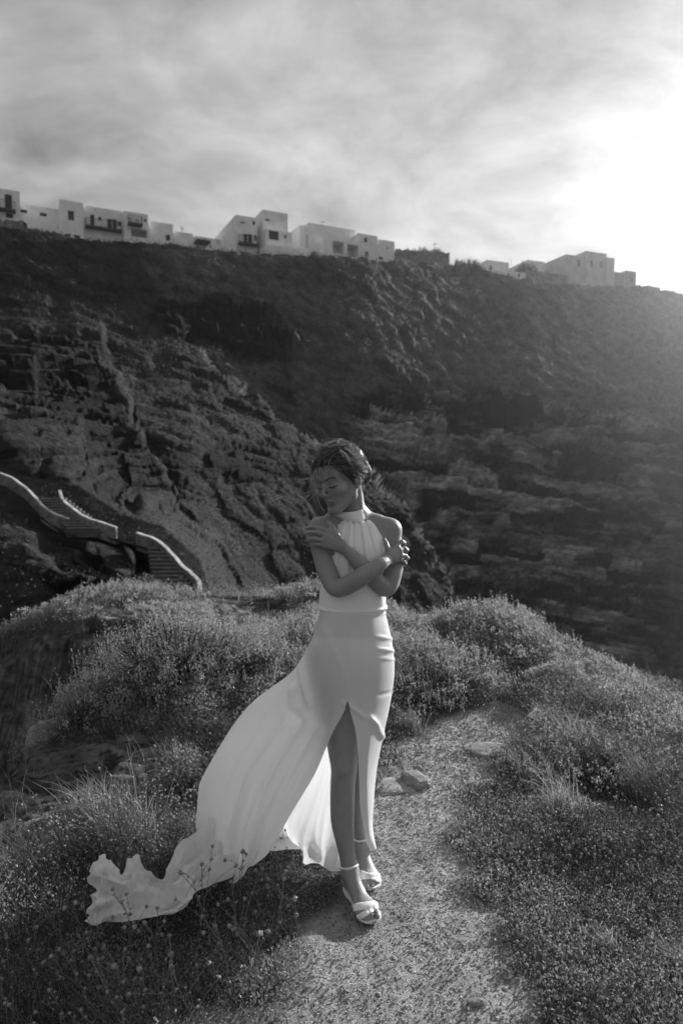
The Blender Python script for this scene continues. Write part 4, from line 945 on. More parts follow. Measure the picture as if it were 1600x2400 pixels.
def nets(f, lo, h):
    s_ = f < 0; nx, ny, nz = f.shape
    cnt = sum(s_[a:nx - 1 + a, b:ny - 1 + b, c:nz - 1 + c].astype(np.int8) for a in (0, 1) for b in (0, 1) for c in (0, 1))
    act = (cnt > 0) & (cnt < 8); idx = np.full(act.shape, -1, np.int64); I = np.argwhere(act); idx[act] = np.arange(len(I))
    P_ = np.zeros((len(I), 3)); C_ = np.zeros(len(I)); cor = {}
    for a in (0, 1):
        for b in (0, 1):
            for c in (0, 1): cor[a, b, c] = f[I[:, 0] + a, I[:, 1] + b, I[:, 2] + c]
    for a0 in cor:
        for ax in range(3):
            if a0[ax]: continue
            a1 = list(a0); a1[ax] = 1; f0, f1 = cor[a0], cor[tuple(a1)]; m = (f0 < 0) != (f1 < 0)
            t_ = f0[m] / (f0[m] - f1[m]); p = np.array(a0, float)[None].repeat(m.sum(), 0); p[:, ax] += t_; P_[m] += p; C_[m] += 1
    V = (I + P_ / C_[:, None]) * h + lo; F_ = []
    for ax in range(3):
        o1, o2 = [(1, 2), (2, 0), (0, 1)][ax]
        sh = [slice(None)] * 3; sh[ax] = slice(0, f.shape[ax] - 1); sh2 = list(sh); sh2[ax] = slice(1, f.shape[ax])
        a, b = s_[tuple(sh)], s_[tuple(sh2)]; E = np.argwhere(a != b); E = E[(E[:, o1] > 0) & (E[:, o2] > 0) & (E[:, o1] < f.shape[o1] - 1) & (E[:, o2] < f.shape[o2] - 1)]
        def id_(d1, d2):
            q = E.copy(); q[:, o1] += d1; q[:, o2] += d2; return idx[q[:, 0], q[:, 1], q[:, 2]]
        q = np.stack([id_(-1, -1), id_(0, -1), id_(0, 0), id_(-1, 0)], 1); ins = s_[E[:, 0], E[:, 1], E[:, 2]]
        q[~ins] = q[~ins][:, ::-1]; F_.append(q)
    return V, np.concatenate(F_)
def lap(V, F_, it=2, lam=.5):
    n = len(V)
    for _ in range(it):
        a = np.zeros((n, 3)); c = np.zeros(n)
        for i in range(4):
            p, q = F_[:, i], F_[:, (i + 1) % 4]
            for u_, v_ in ((p, q), (q, p)):
                c += np.bincount(u_, minlength=n)
                for ax in range(3): a[:, ax] += np.bincount(u_, V[v_, ax], n)
        V = V * (1 - lam) + lam * a / np.maximum(c, 1)[:, None]
    return V
w1 = lambda px, py, Y: W(px, py, Y)
mm = lambda L: [W(*p) for p in L]

# ---- head in its own frame: x to her left (image right), y out of the face, z up
PSI, PIT, ROL, HS = R(43), R(16), R(6), 0.96
def rot(ax, a):
    c, s = math.cos(a), math.sin(a)
    return {'x': np.array([[1, 0, 0], [0, c, -s], [0, s, c]]), 'y': np.array([[c, 0, s], [0, 1, 0], [-s, 0, c]]), 'z': np.array([[c, -s, 0], [s, c, 0], [0, 0, 1]])}[ax]
B0 = np.array([[1, 0, 0], [0, -1, 0], [0, 0, 1.]]).T      # columns: lateral, forward (towards camera), up
B0 = np.stack([np.array([1, 0, 0.]), np.array([0, -1, 0.]), np.array([0, 0, 1.])], 1)
# in head coordinates: pitch turns forward down, roll raises her left side
PM = rot('x', -PIT); RM = rot('y', -ROL)
HM3 = rot('z', -PSI) @ B0 @ RM @ PM
HC = W(797.3, 1129.5, 2.545)          # point midway between the ears
def h2w(p): return np.asarray(p, float) @ HM3.T * HS + HC
if DEBUG:
    for nm, p, tgt in (('eyeL', (.031, .078, .012), (776, 1139)), ('eyeR', (-.031, .078, .012), (750, 1146)), ('ear', (.077, -.005, -.005), (831, 1122)), ('nose', (0, .118, -.026), (761, 1161)),
                       ('mouth', (0, .1, -.054), (776, 1177)), ('chin', (0, .085, -.1), (771, 1199)), ('jaw', (.056, .0, -.055), (826, 1164)), ('hairline', (0, .085, .078), (745, 1096)), ('top', (0, 0, .125), (790, 1052)),
                       ('back', (0, -.11, .04), (0, 0)), ('bun', (.0, -.12, .0), (845, 1108))):
        print('LM', nm, np.round(proj(h2w(p)), 1), tgt, 'Y', round(h2w(p)[1], 3))
FH = Field((-.12, -.16, -.24), (.12, .15, .16), .0021)
E_ = FH.ell
E_((0, -.014, .045), (.075, .097, .080), .01); E_((0, .045, .045), (.060, .046, .052), .02); E_((0, .040, -.012), (.058, .050, .055), .025)
E_((0, .040, -.058), (.044, .046, .038), .022); FH.cap((-.007, .076, -.094), (.007, .076, -.094), .0135, .0135, .022)
for s in (-1, 1):
    FH.chain([(s * .055, -.002, -.030), (s * .051, .010, -.058), (s * .020, .070, -.092)], [.016, .015, .012], .02)
    FH.ell((s * .043, .058, -.018), (.019, .018, .016), .022)
    FH.cap((s * .008, .087, .033), (s * .044, .069, .033), .0065, .006, .012)
    FH.ell((s * .032, .102, .010), (.018, .020, .0125), .014, cut=True)
    FH.ell((s * .032, .0700, .009), (.0165, .0145, .0130), .004)
    FH.cap((s * .020, .0845, .0015), (s * .044, .0765, .0035), .0028, .0022, .004)      # lower edge of the upper lid
    FH.cap((s * .020, .081, -.006), (s * .042, .074, -.004), .0035, .003, .008)       # lower lid
FH.chain([(0, .082, .026), (0, .092, .008), (0, .107, -.016)], [.0075, .0065, .0078], .009)
E_((0, .108, -.022), (.0095, .0085, .0080), .006)
for s in (-1, 1): E_((s * .0105, .097, -.0265), (.0065, .0085, .0060), .005); FH.ell((s * .0055, .104, -.0315), (.0032, .0045, .003), .002, cut=True)
FH.cap((0, .090, -.034), (0, .092, -.044), .006, .006, .008)
for s in (-1, 1):
    FH.cap((s * .0215, .0815, -.0545), (s * .004, .0950, -.0500), .0028, .0042, .004)
    FH.cap((s * .0195, .0815, -.0570), (s * .0, .0940, -.0605), .0030, .0052, .004)
FH.chain([(-.023, .084, -.0555), (-.010, .0965, -.0553), (0, .0990, -.0555), (.010, .0965, -.0553), (.023, .084, -.0555)], [.0009] * 5, .002, cut=True)
E_((0, .092, -.073), (.014, .006, .006), .008, cut=True)
for s in (-1, 1):      # ears
    Ma = rot('z', -s * .35) @ np.eye(3); E_((s * .079, -.012, -.002), (.0065, .0165, .030), .006, M=Ma); FH.ell((s * .0865, -.008, .002), (.005, .0095, .017), .003, cut=True)
    FH.cap((s * .078, -.004, -.028), (s * .078, -.004, -.032), .0055, .005, .004)
def w2h(p): return (np.asarray(p, float) - HC) @ HM3 / HS
nb = w2h(W(832, 1225, 2.60)); nt_ = w2h(W(819, 1165, 2.60))
FH.chain([(0, -.03, -.01), nt_, nb], [.050, .0510, .055], .014)
st0 = w2h(W(840, 1142, 2.575)); st1_ = w2h(W(845, 1215, 2.568)); FH.cap(st0, st1_, .010, .010, .012)
st0 = w2h(W(832, 1160, 2.565)); st1_ = w2h(W(833, 1215, 2.555)); FH.cap(st0, st1_, .006, .007, .012)
VH, F_H = nets(FH.f, FH.lo, FH.h); VH = lap(VH, F_H, 2, .4)
# tones: brows, lashes, lips (1 = skin)
def seg_d(V, a, b, sc=(1, 1, 1)):
    a = np.array(a) * sc; b = np.array(b) * sc; V = V * sc; e = b - a; t_ = np.clip(((V - a) @ e) / (e @ e), 0, 1); return np.linalg.norm(V - a - t_[:, None] * e, axis=1)
tone = np.ones(len(VH))
for s in (-1, 1):
    br = np.minimum(seg_d(VH, (s * .017, .094, .031), (s * .034, .087, .0375), (1, .35, 1)), seg_d(VH, (s * .034, .087, .038), (s * .050, .070, .033), (1, .35, 1)))
    tone *= 1 - .72 * sstep(.0042, .0018, br)
    la = np.minimum(seg_d(VH, (s * .019, .085, .0025), (s * .032, .0865, -.0018), (1, .35, 1)), seg_d(VH, (s * .032, .0865, -.0018), (s * .047, .073, .0025), (1, .35, 1)))
    tone *= 1 - .88 * sstep(.0042, .0016, la)
    cr = np.minimum(seg_d(VH, (s * .019, .084, .014), (s * .032, .084, .018), (1, .35, 1)), seg_d(VH, (s * .032, .084, .018), (s * .047, .073, .013), (1, .35, 1))); tone *= 1 - .28 * sstep(.004, .001, cr)
lip = seg_d(VH, (-.017, .09, -.0555), (.017, .09, -.0555), (1, .3, 1.0)); tone *= 1 - .18 * sstep(.0085, .0055, lip) * (VH[:, 1] > .075)
ml = seg_d(VH, (-.021, .09, -.0555), (.021, .09, -.0555), (1, .3, 1.0)); tone *= 1 - .35 * sstep(.0026, .0008, ml) * (VH[:, 1] > .075)
tone_h = tone; VHW = h2w(VH)

# ---- torso and arms
FU = Field((-.24, 2.30, 1.05), (.30, 2.74, 1.62), .0027)
SR = W(748, 1241, 2.555); SL = W(912, 1243, 2.60)          # shoulder joints
sec = [(1212, 800, 856, 2.605, .050), (1226, 770, 885, 2.600, .060), (1245, 768, 895, 2.595, .078), (1275, 772, 903, 2.59, .094), (1310, 769, 903, 2.585, .097), (1345, 762, 901, 2.58, .092), (1380, 755, 898, 2.575, .087),
       (1415, 752, 898, 2.57, .086), (1433, 755, 897, 2.57, .084), (1470, 752, 898, 2.575, .085)]
zs_ = []; cx_ = []; a_ = []; yc_ = []; b_2 = []
for py, l, r, Y, b in sec:
    p, q = W(l, py, Y), W(r, py, Y); zs_.append(p[2]); cx_.append((p[0] + q[0]) / 2); a_.append((q[0] - p[0]) / 2); yc_.append(Y); b_2.append(b)
def torso(x, y, z, grow=0.0):
    zz = np.asarray(z); o = np.argsort(zs_); I = lambda v: np.interp(zz, np.array(zs_)[o], np.array(v)[o])
    a, b = I(a_) + grow, I(b_2) + grow; q = (np.abs((x - I(cx_)) / a) ** 2.3 + np.abs((y - I(yc_)) / b) ** 2.3) ** (1 / 2.3)
    d = (q - 1) * np.minimum(a, b)
    return d + np.maximum(zz - zs_[0], 0) * .8
sl_, x, y, z = FU.full()
FT = FU.like(); FT.f[:] = torso(x, y, z)
for px in (806, 867): FT.ell(W(px, 1296, 2.535), (.052, .046, .055), .03)
BOD = FT.f.copy()      # bodice is cut from the torso alone
FT.chain([W(829, 1205, 2.60), W(830, 1235, 2.60)], [.053, .056], .02)
FT.chain([SR, W(785, 1219, 2.595), W(826, 1212, 2.615)], [.036, .032, .045], .03)
FT.chain([SL, W(884, 1228, 2.61), W(834, 1216, 2.615)], [.040, .031, .043], .03)
FT.cap(W(768, 1227, 2.57), W(815, 1228, 2.56), .008, .007, .02); FT.cap(W(892, 1224, 2.59), W(845, 1226, 2.562), .008, .007, .02)
FT.cap(W(764, 1262, 2.56), W(792, 1290, 2.53), .034, .02, .03); FT.cap(W(900, 1262, 2.585), W(880, 1290, 2.54), .03, .02, .03)
def arm(joints, hand, palm, thumb, blend_at, nrm_, wristw):
    Fa = FU.like()
    Fa.poly([j[0] for j in joints], [j[1] for j in joints], .0)
    wr, kn = palm
    for a, b in zip(wr, kn): Fa.cap(a, b, .0125, .0092, .010)
    for a, b in zip(kn[:-1], kn[1:]):
        Fa.cap((np.array(a) * .95 + np.array(wr[1]) * .05), (np.array(b) * .95 + np.array(wr[1]) * .05), .0085, .0085, .006)
    c = (sum(np.array(q) for q in wr) / 4 * .5 + sum(np.array(q) for q in kn) / 4 * .5)
    for i, fg in enumerate(hand):
        rr = [.0088, .0082, .0074, .0058] if i != 3 else [.0078, .0072, .0064, .005]
        Fa.chain(fg, rr[:len(fg)], .0028)
    Fa.chain(thumb, [.015, .0105, .0090, .0066][:len(thumb)], .005)
    return Fa.f
# her right arm (image left): down to the elbow and across in front to her left arm
kR = mm([(931, 1279, 2.512), (937, 1290, 2.503), (939, 1301, 2.503), (936, 1312, 2.508)])
ar = arm([(SR, .042), (W(750, 1262, 2.545), .0405), (W(757, 1300, 2.525), .0395), (W(768, 1342, 2.495), .037), (W(786, 1377, 2.46), .0335), (W(812, 1372, 2.438), .0345), (W(850, 1350, 2.412), .0325), (W(888, 1325, 2.43), .0255), (W(906, 1313, 2.468), .0200), (W(914, 1308, 2.485), .019)],
         [[kR[0], W(941, 1269, 2.528), W(947, 1272, 2.552), W(946, 1280, 2.575)], [kR[1], W(948, 1285, 2.520), W(954, 1289, 2.548), W(952, 1295, 2.576)],
          [kR[2], W(950, 1303, 2.520), W(955, 1308, 2.546), W(952, 1313, 2.572)], [kR[3], W(946, 1316, 2.522), W(950, 1321, 2.545), W(948, 1325, 2.562)]],
         ([W(915, 1300, 2.482), W(917, 1304, 2.480), W(918, 1309, 2.480), W(917, 1314, 2.483)], kR), mm([(913, 1299, 2.484), (909, 1288, 2.487), (904, 1274, 2.502), (899, 1262, 2.515)]), None, None, None)
kL = mm([(772, 1245, 2.468), (762, 1254, 2.462), (757, 1265, 2.462), (759, 1277, 2.466)])
al = arm([(SL, .044), (W(915, 1262, 2.592), .041), (W(921, 1300, 2.57), .0395), (W(919, 1342, 2.54), .037), (W(907, 1377, 2.51), .0335), (W(886, 1366, 2.495), .034), (W(852, 1331, 2.470), .0325), (W(826, 1304, 2.468), .0250), (W(808, 1286, 2.466), .0198), (W(802, 1280, 2.465), .019)],
         [[kL[0], W(750, 1238, 2.468), W(732, 1235, 2.486), W(719, 1238, 2.512)], [kL[1], W(742, 1247, 2.462), W(725, 1247, 2.480), W(713, 1252, 2.506)],
          [kL[2], W(740, 1262, 2.463), W(727, 1263, 2.476), W(718, 1268, 2.500)], [kL[3], W(745, 1275, 2.467), W(734, 1276, 2.478), W(726, 1279, 2.496)]],
         ([W(802, 1272, 2.464), W(801, 1278, 2.461), W(800, 1284, 2.461), W(800, 1289, 2.464)], kL), mm([(800, 1272, 2.464), (789, 1254, 2.464), (779, 1236, 2.474), (768, 1223, 2.490)]), None, None, None)
def smin_k(a, b, k):
    h = np.clip(.5 + .5 * (a - b) / np.maximum(k, 1e-5), 0, 1); return a * (1 - h) + b * h - k * h * (1 - h)
U = FT.f
for fa, S0 in ((ar, SR), (al, SL)):
    dS = np.sqrt((x - S0[0]) ** 2 + (y - S0[1]) ** 2 + (z - S0[2]) ** 2)
    U = smin_k(U, fa, (.028 * (1 - np.clip((dS - .045) / .04, 0, 1)) + .0001).astype(np.float32))
VU, F_U = nets(U, FU.lo, FU.h); VU = lap(VU, F_U, 3, .5)

# ---- legs
FL = Field((-.16, 2.28, -.02), (.24, 2.92, 1.08), .0032)
toeG = lambda a, b_, z_=.016: G(a, b_, z_)
rl = [(W(792, 1560, 2.56), .085), (W(797, 1640, 2.545), .078), (W(801, 1700, 2.535), .068), (W(803, 1755, 2.53), .0575), (W(806, 1800, 2.525), .0505), (W(803, 1835, 2.54), .0475), (W(802, 1880, 2.555), .0475), (W(802, 1925, 2.57), .0445), (W(807, 1965, 2.585), .0375), (W(813, 2005, 2.60), .0315), (W(818, 2035, 2.605), .0305)]
ll = [(W(864, 1560, 2.58), .078), (W(862, 1640, 2.60), .070), (W(860, 1710, 2.61), .064), (W(852, 1780, 2.63), .050), (W(844, 1830, 2.68), .047), (W(840, 1880, 2.73), .046), (W(840, 1915, 2.76), .038), (W(843, 1950, 2.785), .0305), (W(845, 1972, 2.79), .030)]
for L in (rl, ll):
    FL.poly([j[0] for j in L], [j[1] for j in L], .01)
FL.ell(W(809, 1800, 2.485), (.030, .022, .034), .02)
def foot(ank, heel, inst, balls, toes, bigfirst=True):
    FL.cap(ank, heel, .030, .022, .018); FL.cap(ank, inst, .031, .026, .02); FL.cap(heel, inst, .022, .024, .02)
    for b_i, r in zip(balls, (.017, .016, .015, .014, .013)): FL.cap(inst, b_i, .020, r, .014)
    for i, (b_i, (t1, t2)) in enumerate(zip(balls, toes)):
        r = .0115 if i == 0 else (.0085 if i < 4 else .0075); FL.chain([b_i, t1, t2], [r * 1.15, r, r * .92], .005)
fr_ank = W(820, 2042, 2.60)
inst = W(838, 2092, 2.545)
bR = [G(874, 2124, .032), G(864, 2128, .034), G(855, 2132, .032), G(847, 2135, .030), G(838, 2135, .028)]
tR = [(G(880, 2137, .026), G(884, 2148, .018)), (G(869, 2143, .028), G(871, 2153, .016)), (G(859, 2145, .027), G(862, 2155, .015)), (G(851, 2146, .025), G(854, 2155, .014)), (G(841, 2144, .022), G(846, 2152, .013))]
foot(fr_ank, W(815, 2066, 2.625), inst, bR, tR)
bL = [G(856, 2056, .032), G(863, 2055, .034), G(870, 2054, .032), G(876, 2052, .030), G(881, 2050, .028)]
tL = [(G(858, 2068, .026), G(860, 2079, .018)), (G(869, 2066, .027), G(873, 2076, .016)), (G(875, 2063, .026), G(880, 2072, .015)), (G(880, 2060, .024), G(885, 2068, .014)), (G(884, 2056, .022), G(887, 2062, .013))]
foot(W(847, 1982, 2.785), W(846, 2002, 2.80), W(856, 2026, 2.73), bL, tL)
VL, F_L = nets(FL.f, FL.lo, FL.h); VL = lap(VL, F_L, 4, .5)
# ---- one skin
V = np.concatenate([VHW, VU, VL]); Fq = np.concatenate([F_H, F_U + len(VHW), F_L + len(VHW) + len(VU)])
tone = np.concatenate([tone_h, np.ones(len(VU) + len(VL))])
SKIN, t, b = mat('skin', 0.2, 0.45, 0.35)
n_, nf_ = ramp_noise(t, 30, 0.93, 1.07, 4)
t.links.new(MUL(t, MUL(t, A(t, 'tone'), n_), 0.27), b.inputs['Base Color'])
b.inputs['Subsurface Weight'].default_value = 0.15; b.inputs['Subsurface Radius'].default_value = (.006, .006, .006); b.inputs['Subsurface Scale'].default_value = 1.0
b.inputs['Coat Weight'].default_value = 0.0
add_bump(t, b, nf_, 0.03, 0.001)
PERSON = empty('person', tuple(G(845, 2120, 0.0)), 'woman in long white halter gown, arms crossed over her chest, eyes lowered, white heels', 'person')
bpy.context.view_layer.update(); PINV = PERSON.matrix_world.inverted()
def part(o):
    o.parent = PERSON; o.matrix_parent_inverse = PINV; return o
me = mesh_np('body', V, Fq, True); attr(me, 'tone', tone); part(link('body', me, SKIN))

# ------------------------------------------------------------------ sandals
LEATHER = mat('white_satin_leather', 0.80, 0.35, 0.5)[0]
def band(Fd, pts_n, off, c, rad, name, parent):
    """strap: shell of the foot field between two parallel planes"""
    (p0, n, hw) = pts_n; n = np.array(n, float); n /= np.linalg.norm(n)
    sl_, x, y, z = Fd.sub(np.array(c) - rad, np.array(c) + rad); f = Fd.f[sl_]
    d = np.abs((x - p0[0]) * n[0] + (y - p0[1]) * n[1] + (z - p0[2]) * n[2]) - hw
    q = np.maximum(np.maximum(f - off, d), -(f + .002)); q = np.maximum(q, .006 - z)
    lo_ = np.array([float(x.ravel()[0]), float(y.ravel()[0]), float(z.ravel()[0])]); V, Fq = nets(q, lo_, Fd.h)
    if len(V) == 0: return None
    V = lap(V, Fq, 2, .4); o = link(name, mesh_np(name, V, Fq, True), LEATHER, parent); return o
def IMN(x0, y0, x1, y1, Y):
    a, b_ = W(x0, y0, Y), W(x1, y1, Y); return np.cross((a + b_) / 2 - np.array([0, 0, CZ]), b_ - a)
def sandal(ank, an, ahw, toes, balls, bandA, bandB, heel, label):
    o_tmp = None
    tp = np.array([t2 for _, t2 in toes]); bb = np.array(balls); ctr = bb.mean(0)
    # sole: outline grows from heel seat to round toe
    fwd = tp.mean(0) - np.array(heel); fwd[2] = 0; L = np.linalg.norm(fwd); fwd /= L; side = np.array([-fwd[1], fwd[0], 0])
    n = 26; u = np.linspace(0, 1, n); L2 = L + .036
    wd = np.interp(u, [0, .06, .2, .45, .7, .85, .95, 1.0], [.006, .020, .026, .027, .042, .046, .034, .010])
    zc = np.interp(u, [0, .15, .6, .7, 1.0], [heel[2] - .020, heel[2] - .024, .012, .007, .006])
    cen = np.array(heel)[None] + fwd[None] * ((u - .06) * L2)[:, None]; mid_ = np.array(tp[:3].mean(0)); off = (mid_ - cen[-3]) @ side; cen = cen + side * (off * sstep(.2, .85, u))[:, None]
    cen[:, 2] = zc; rows = []
    for s_, dz_ in ((-1, 0), (-1, .007), (1, .007), (1, 0)): rows.append(cen + side * (s_ * wd)[:, None] + [0, 0, dz_])
    Vs = np.stack(rows + [rows[0]], 1); m_ = MB(); m_.add(Vs.reshape(-1, 3), grid_faces(n, 5)); root = m_.build('sandal', LEATHER, None, smooth=False); part(root)
    # stiletto heel
    m_ = MB(); hp = cen[2]; m_.tube([hp + [0, 0, .004], hp + [0, 0, -.02] - fwd * .006, [hp[0] - fwd[0] * .012, hp[1] - fwd[1] * .012, .035], [hp[0] - fwd[0] * .012, hp[1] - fwd[1] * .012, .003]], [.019, .013, .006, .006], 12)
    m_.build('heel', LEATHER, root, True)
    band(FL, (ank, an, ahw), .0042, ank, .055, 'ankle_strap', root)
    for bd in (bandA, bandB): band(FL, bd[:3], .004, bd[3], .075, 'toe_strap', root)
    return root
axR = W(818, 2040, 2.60) - W(811, 1995, 2.60)
cR = G(856, 2122, .03)
sandal(W(817, 2029, 2.603), axR + [.0, -.02, 0], .0042, tR, bR, (W(846, 2127, 2.50), (.12, -.62, -.78), .0135, cR), (G(846, 2147, .030), IMN(832, 2160, 866, 2138, 2.47), .0105, cR), W(813, 2068, 2.635), '')
cL = G(866, 2048, .03)
sandal(W(845, 1963, 2.788), (.05, -.05, -1), .0042, tL, bL, (W(864, 2050, 2.62), (.05, -.62, -.78), .0125, cL), (G(872, 2056, .032), IMN(852, 2052, 884, 2066, 2.6), .009, cL), W(846, 2003, 2.815), '')

# ------------------------------------------------------------------ gown
def cloth_mat(name, col, trans, rough=.55):
    m, t, b = mat(name, col, rough, 0.25); b.inputs['Sheen Weight'].default_value = .15
    tr = t.nodes.new('ShaderNodeBsdfTranslucent'); tr.inputs['Color'].default_value = (col, col, col, 1); mx = t.nodes.new('ShaderNodeMixShader'); mx.inputs[0].default_value = trans
    t.links.new(b.outputs[0], mx.inputs[1]); t.links.new(tr.outputs[0], mx.inputs[2]); t.links.new(mx.outputs[0], t.nodes['Material Output'].inputs['Surface'])
    tc = t.nodes.new('ShaderNodeTexCoord'); n = t.nodes.new('ShaderNodeTexNoise'); n.inputs['Scale'].default_value = 9; n.inputs['Detail'].default_value = 3
    t.links.new(tc.outputs['Object'], n.inputs['Vector']); add_bump(t, b, n.outputs['Fac'], .12, .01); return m
CREPE = cloth_mat('white_crepe', .84, .0, .5); CHIFFON = cloth_mat('white_chiffon_skirt', .82, .34, .6)
# bodice: torso grown by a few mm, cut to the halter outline
zl = [W(800, py, 2.5)[2] for py in (1205, 1220, 1233, 1262, 1300, 1318)]
xr = [W(px, 1250, 2.5)[0] for px in (864, 871, 880, 898, 904, 930)]; xl = [W(px, 1250, 2.5)[0] for px in (797, 795, 791, 788, 784, 740)]
zz = z.ravel(); o = np.argsort(zl); XRi = np.interp(zz, np.array(zl)[o], np.array(xr)[o])[None, None]; XLi = np.interp(zz, np.array(zl)[o], np.array(xl)[o])[None, None]
ptop = W(830, 1216, 2.5)[2]
pleat = np.zeros_like(FT.f[:, :1, :]); ang = (x - W(832, 1200, 2.5)[0]) / (0.10 + 1.15 * np.clip(ptop - z + .05, 0, None))
fade = sstep(1.30, 1.36, z) * (y < 2.58)
fold = .0030 * np.sin(ang * 44 + 1.3 * np.sin(ang * 9)) * np.clip(1.15 - np.abs(ang) * 1.0, 0, 1) + .0015 * np.sin(ang * 91 + 2) * np.clip(1 - np.abs(ang), 0, 1)
bod = BOD - .0065 - fold * sstep(1.25, 1.35, z) * sstep(2.60, 2.56, y)
bod = np.maximum(bod, np.maximum((x - XRi), (XLi - x)) * .8); bod = np.maximum(bod, z - ptop); bod = np.maximum(bod, W(826, 1440, 2.5)[2] - z)
zw = W(826, 1431, 2.5)[2]; seam = BOD - .0095 - .0025 * np.cos((z - zw) * 300); seam = np.maximum(seam, np.abs(z - zw) - .006); bod = smin_k(bod, seam, .004)
VB, F_B = nets(bod.astype(np.float32), FU.lo, FU.h); VB = lap(VB, F_B, 2, .45)
DRESS = part(link('dress', mesh_np('dress', VB, F_B, True), CREPE))
# collar
n = 56; th = np.linspace(0, 2 * np.pi, n, endpoint=False); rings = []
for f in np.linspace(0, 1, 9):
    cx = W(830 - 14 * f, 1221 - 28 * f, 2.592); rx = .0585 - .000 * f; ry = .056 + .002 * f
    p = np.stack([cx[0] + rx * (1 + .05 * (f - .3)) * np.cos(th), cx[1] + ry * np.sin(th), cx[2] + 0 * th], 1)
    p[:, 2] += .013 * f * np.cos(th) + .010 * f * np.sin(th) + .0035 * np.sin(3 * th + 1) * f - .004 * (1 - f) * np.cos(th)
    p[:, 0] -= .006 * f * (np.cos(th) < -.3); p[:, :2] += .0022 * np.sin(f * 3.1 + 2 * th)[:, None]
    rings.append(p)
C = np.stack(rings, 0); ctr = C.mean(1, keepdims=True); inn = C - (C - ctr) * [1, 1, 0] * .05; ALL = np.concatenate([C, inn[::-1]], 0); ALL = np.concatenate([ALL, ALL[:1]], 0); ALL = np.concatenate([ALL, ALL[:, :1]], 1)
co = link('collar', mesh_np('collar', ALL.reshape(-1, 3), grid_faces(ALL.shape[0], ALL.shape[1]), True), CREPE, DRESS)
# skirt and train: control nets -> smooth cloth with folds
def crom(P, n, axis):
    P = np.moveaxis(P, axis, 0); m = len(P); E = np.concatenate([2 * P[:1] - P[1:2], P, 2 * P[-1:] - P[-2:-1]]); s = np.linspace(0, m - 1, n); i = np.minimum(s.astype(int), m - 2)
    f = (s - i).reshape((-1,) + (1,) * (P.ndim - 1)); a, b_, c, d = E[i], E[i + 1], E[i + 2], E[i + 3]
    r = .5 * (2 * b_ + (c - a) * f + (2 * a - 5 * b_ + 4 * c - d) * f ** 2 + (3 * b_ - a - 3 * c + d) * f ** 3); return np.moveaxis(r, 0, axis)
def vnorm(V):
    a = np.gradient(V, axis=0); b_ = np.gradient(V, axis=1); n = np.cross(a, b_); return n / (np.linalg.norm(n, axis=-1, keepdims=True) + 1e-12)
net = [ # c0 slit right edge, c1, c2 right outline, c3, c3b, c4 back, c5 back left, c6 left outline, c7 front left, c7b, c8 slit left edge
 [(818, 1436, 2.463), (865, 1436, 2.478), (901, 1433, 2.565), (885, 1428, 2.645), (850, 1427, 2.665), (815, 1426, 2.665), (775, 1428, 2.645), (751, 1433, 2.565), (765, 1435, 2.492), (790, 1436, 2.468), (818, 1436, 2.463)],
 [(812, 1503, 2.437), (875, 1503, 2.462), (917, 1500, 2.565), (892, 1492, 2.67), (855, 1490, 2.70), (805, 1490, 2.71), (757, 1492, 2.67), (729, 1500, 2.57), (748, 1502, 2.475), (775, 1503, 2.447), (812, 1503, 2.437)],
 [(812, 1573, 2.425), (880, 1572, 2.455), (924, 1568, 2.57), (896, 1560, 2.69), (850, 1557, 2.72), (795, 1556, 2.76), (735, 1558, 2.78), (684, 1574, 2.68), (728, 1577, 2.51), (770, 1575, 2.45), (812, 1573, 2.425)],
 [(815, 1644, 2.425), (879, 1644, 2.455), (915, 1644, 2.575), (890, 1636, 2.70), (840, 1634, 2.76), (775, 1640, 2.86), (680, 1640, 2.90), (592, 1644, 2.82), (680, 1650, 2.60), (760, 1648, 2.48), (815, 1644, 2.425)],
 [(834, 1719, 2.425), (870, 1722, 2.445), (899, 1719, 2.57), (875, 1715, 2.73), (830, 1722, 2.80), (760, 1730, 2.92), (640, 1730, 2.98), (531, 1718, 2.92), (620, 1730, 2.68), (715, 1726, 2.54), (777, 1722, 2.455)],
 [(840, 1800, 2.44), (862, 1805, 2.45), (882, 1808, 2.57), (868, 1805, 2.75), (820, 1815, 2.83), (745, 1830, 2.94), (610, 1830, 3.02), (479, 1808, 2.94), (560, 1822, 2.69), (660, 1820, 2.57), (737, 1815, 2.50)],
 [(844, 1890, 2.52), (860, 1893, 2.49), (875, 1890, 2.60), (862, 1890, 2.78), (805, 1915, 2.84), (715, 1915, 2.93), (590, 1910, 3.00), (461, 1888, 2.93), (530, 1925, 2.68), (610, 1920, 2.60), (688, 1897, 2.55)],
 [(853, 1942, 2.60), (864, 1948, 2.58), (872, 1945, 2.66), (866, 1945, 2.80), (798, 1985, 2.82), (705, 1965, 2.90), (595, 1965, 2.96), (452, 1940, 2.90), (515, 1990, 2.67), (590, 1990, 2.60), (655, 1955, 2.57)],
 [(858, 1975, 2.66), (868, 1990, 2.66), (882, 1990, 2.70), (868, 1992, 2.82), (790, 2052, 2.74), (735, 1994, 2.86), (640, 2000, 2.88), (470, 2010, 2.84), (520, 2052, 2.66), (560, 2062, 2.61), (629, 2000, 2.60)]]
N_ = np.array([[W(*q) for q in r] for r in net]); S_ = crom(crom(N_, 150, 0), 330, 1)
nm_ = vnorm(S_); tv = np.linspace(0, 1, 150)[:, None]; sv = np.linspace(0, 10, 330)[None]
la_ = sstep(3.2, 5, sv) * sstep(9.9, 8.4, sv)        # loose part
amp = .085 * sstep(.28, 1.0, tv) * la_
ph = sv * 3.6 - 1.2 * tv + .8 * np.sin(tv * 4 + sv)
rdg = lambda q: 1 - 2 * np.abs(np.sin(q / 2)) ** .75
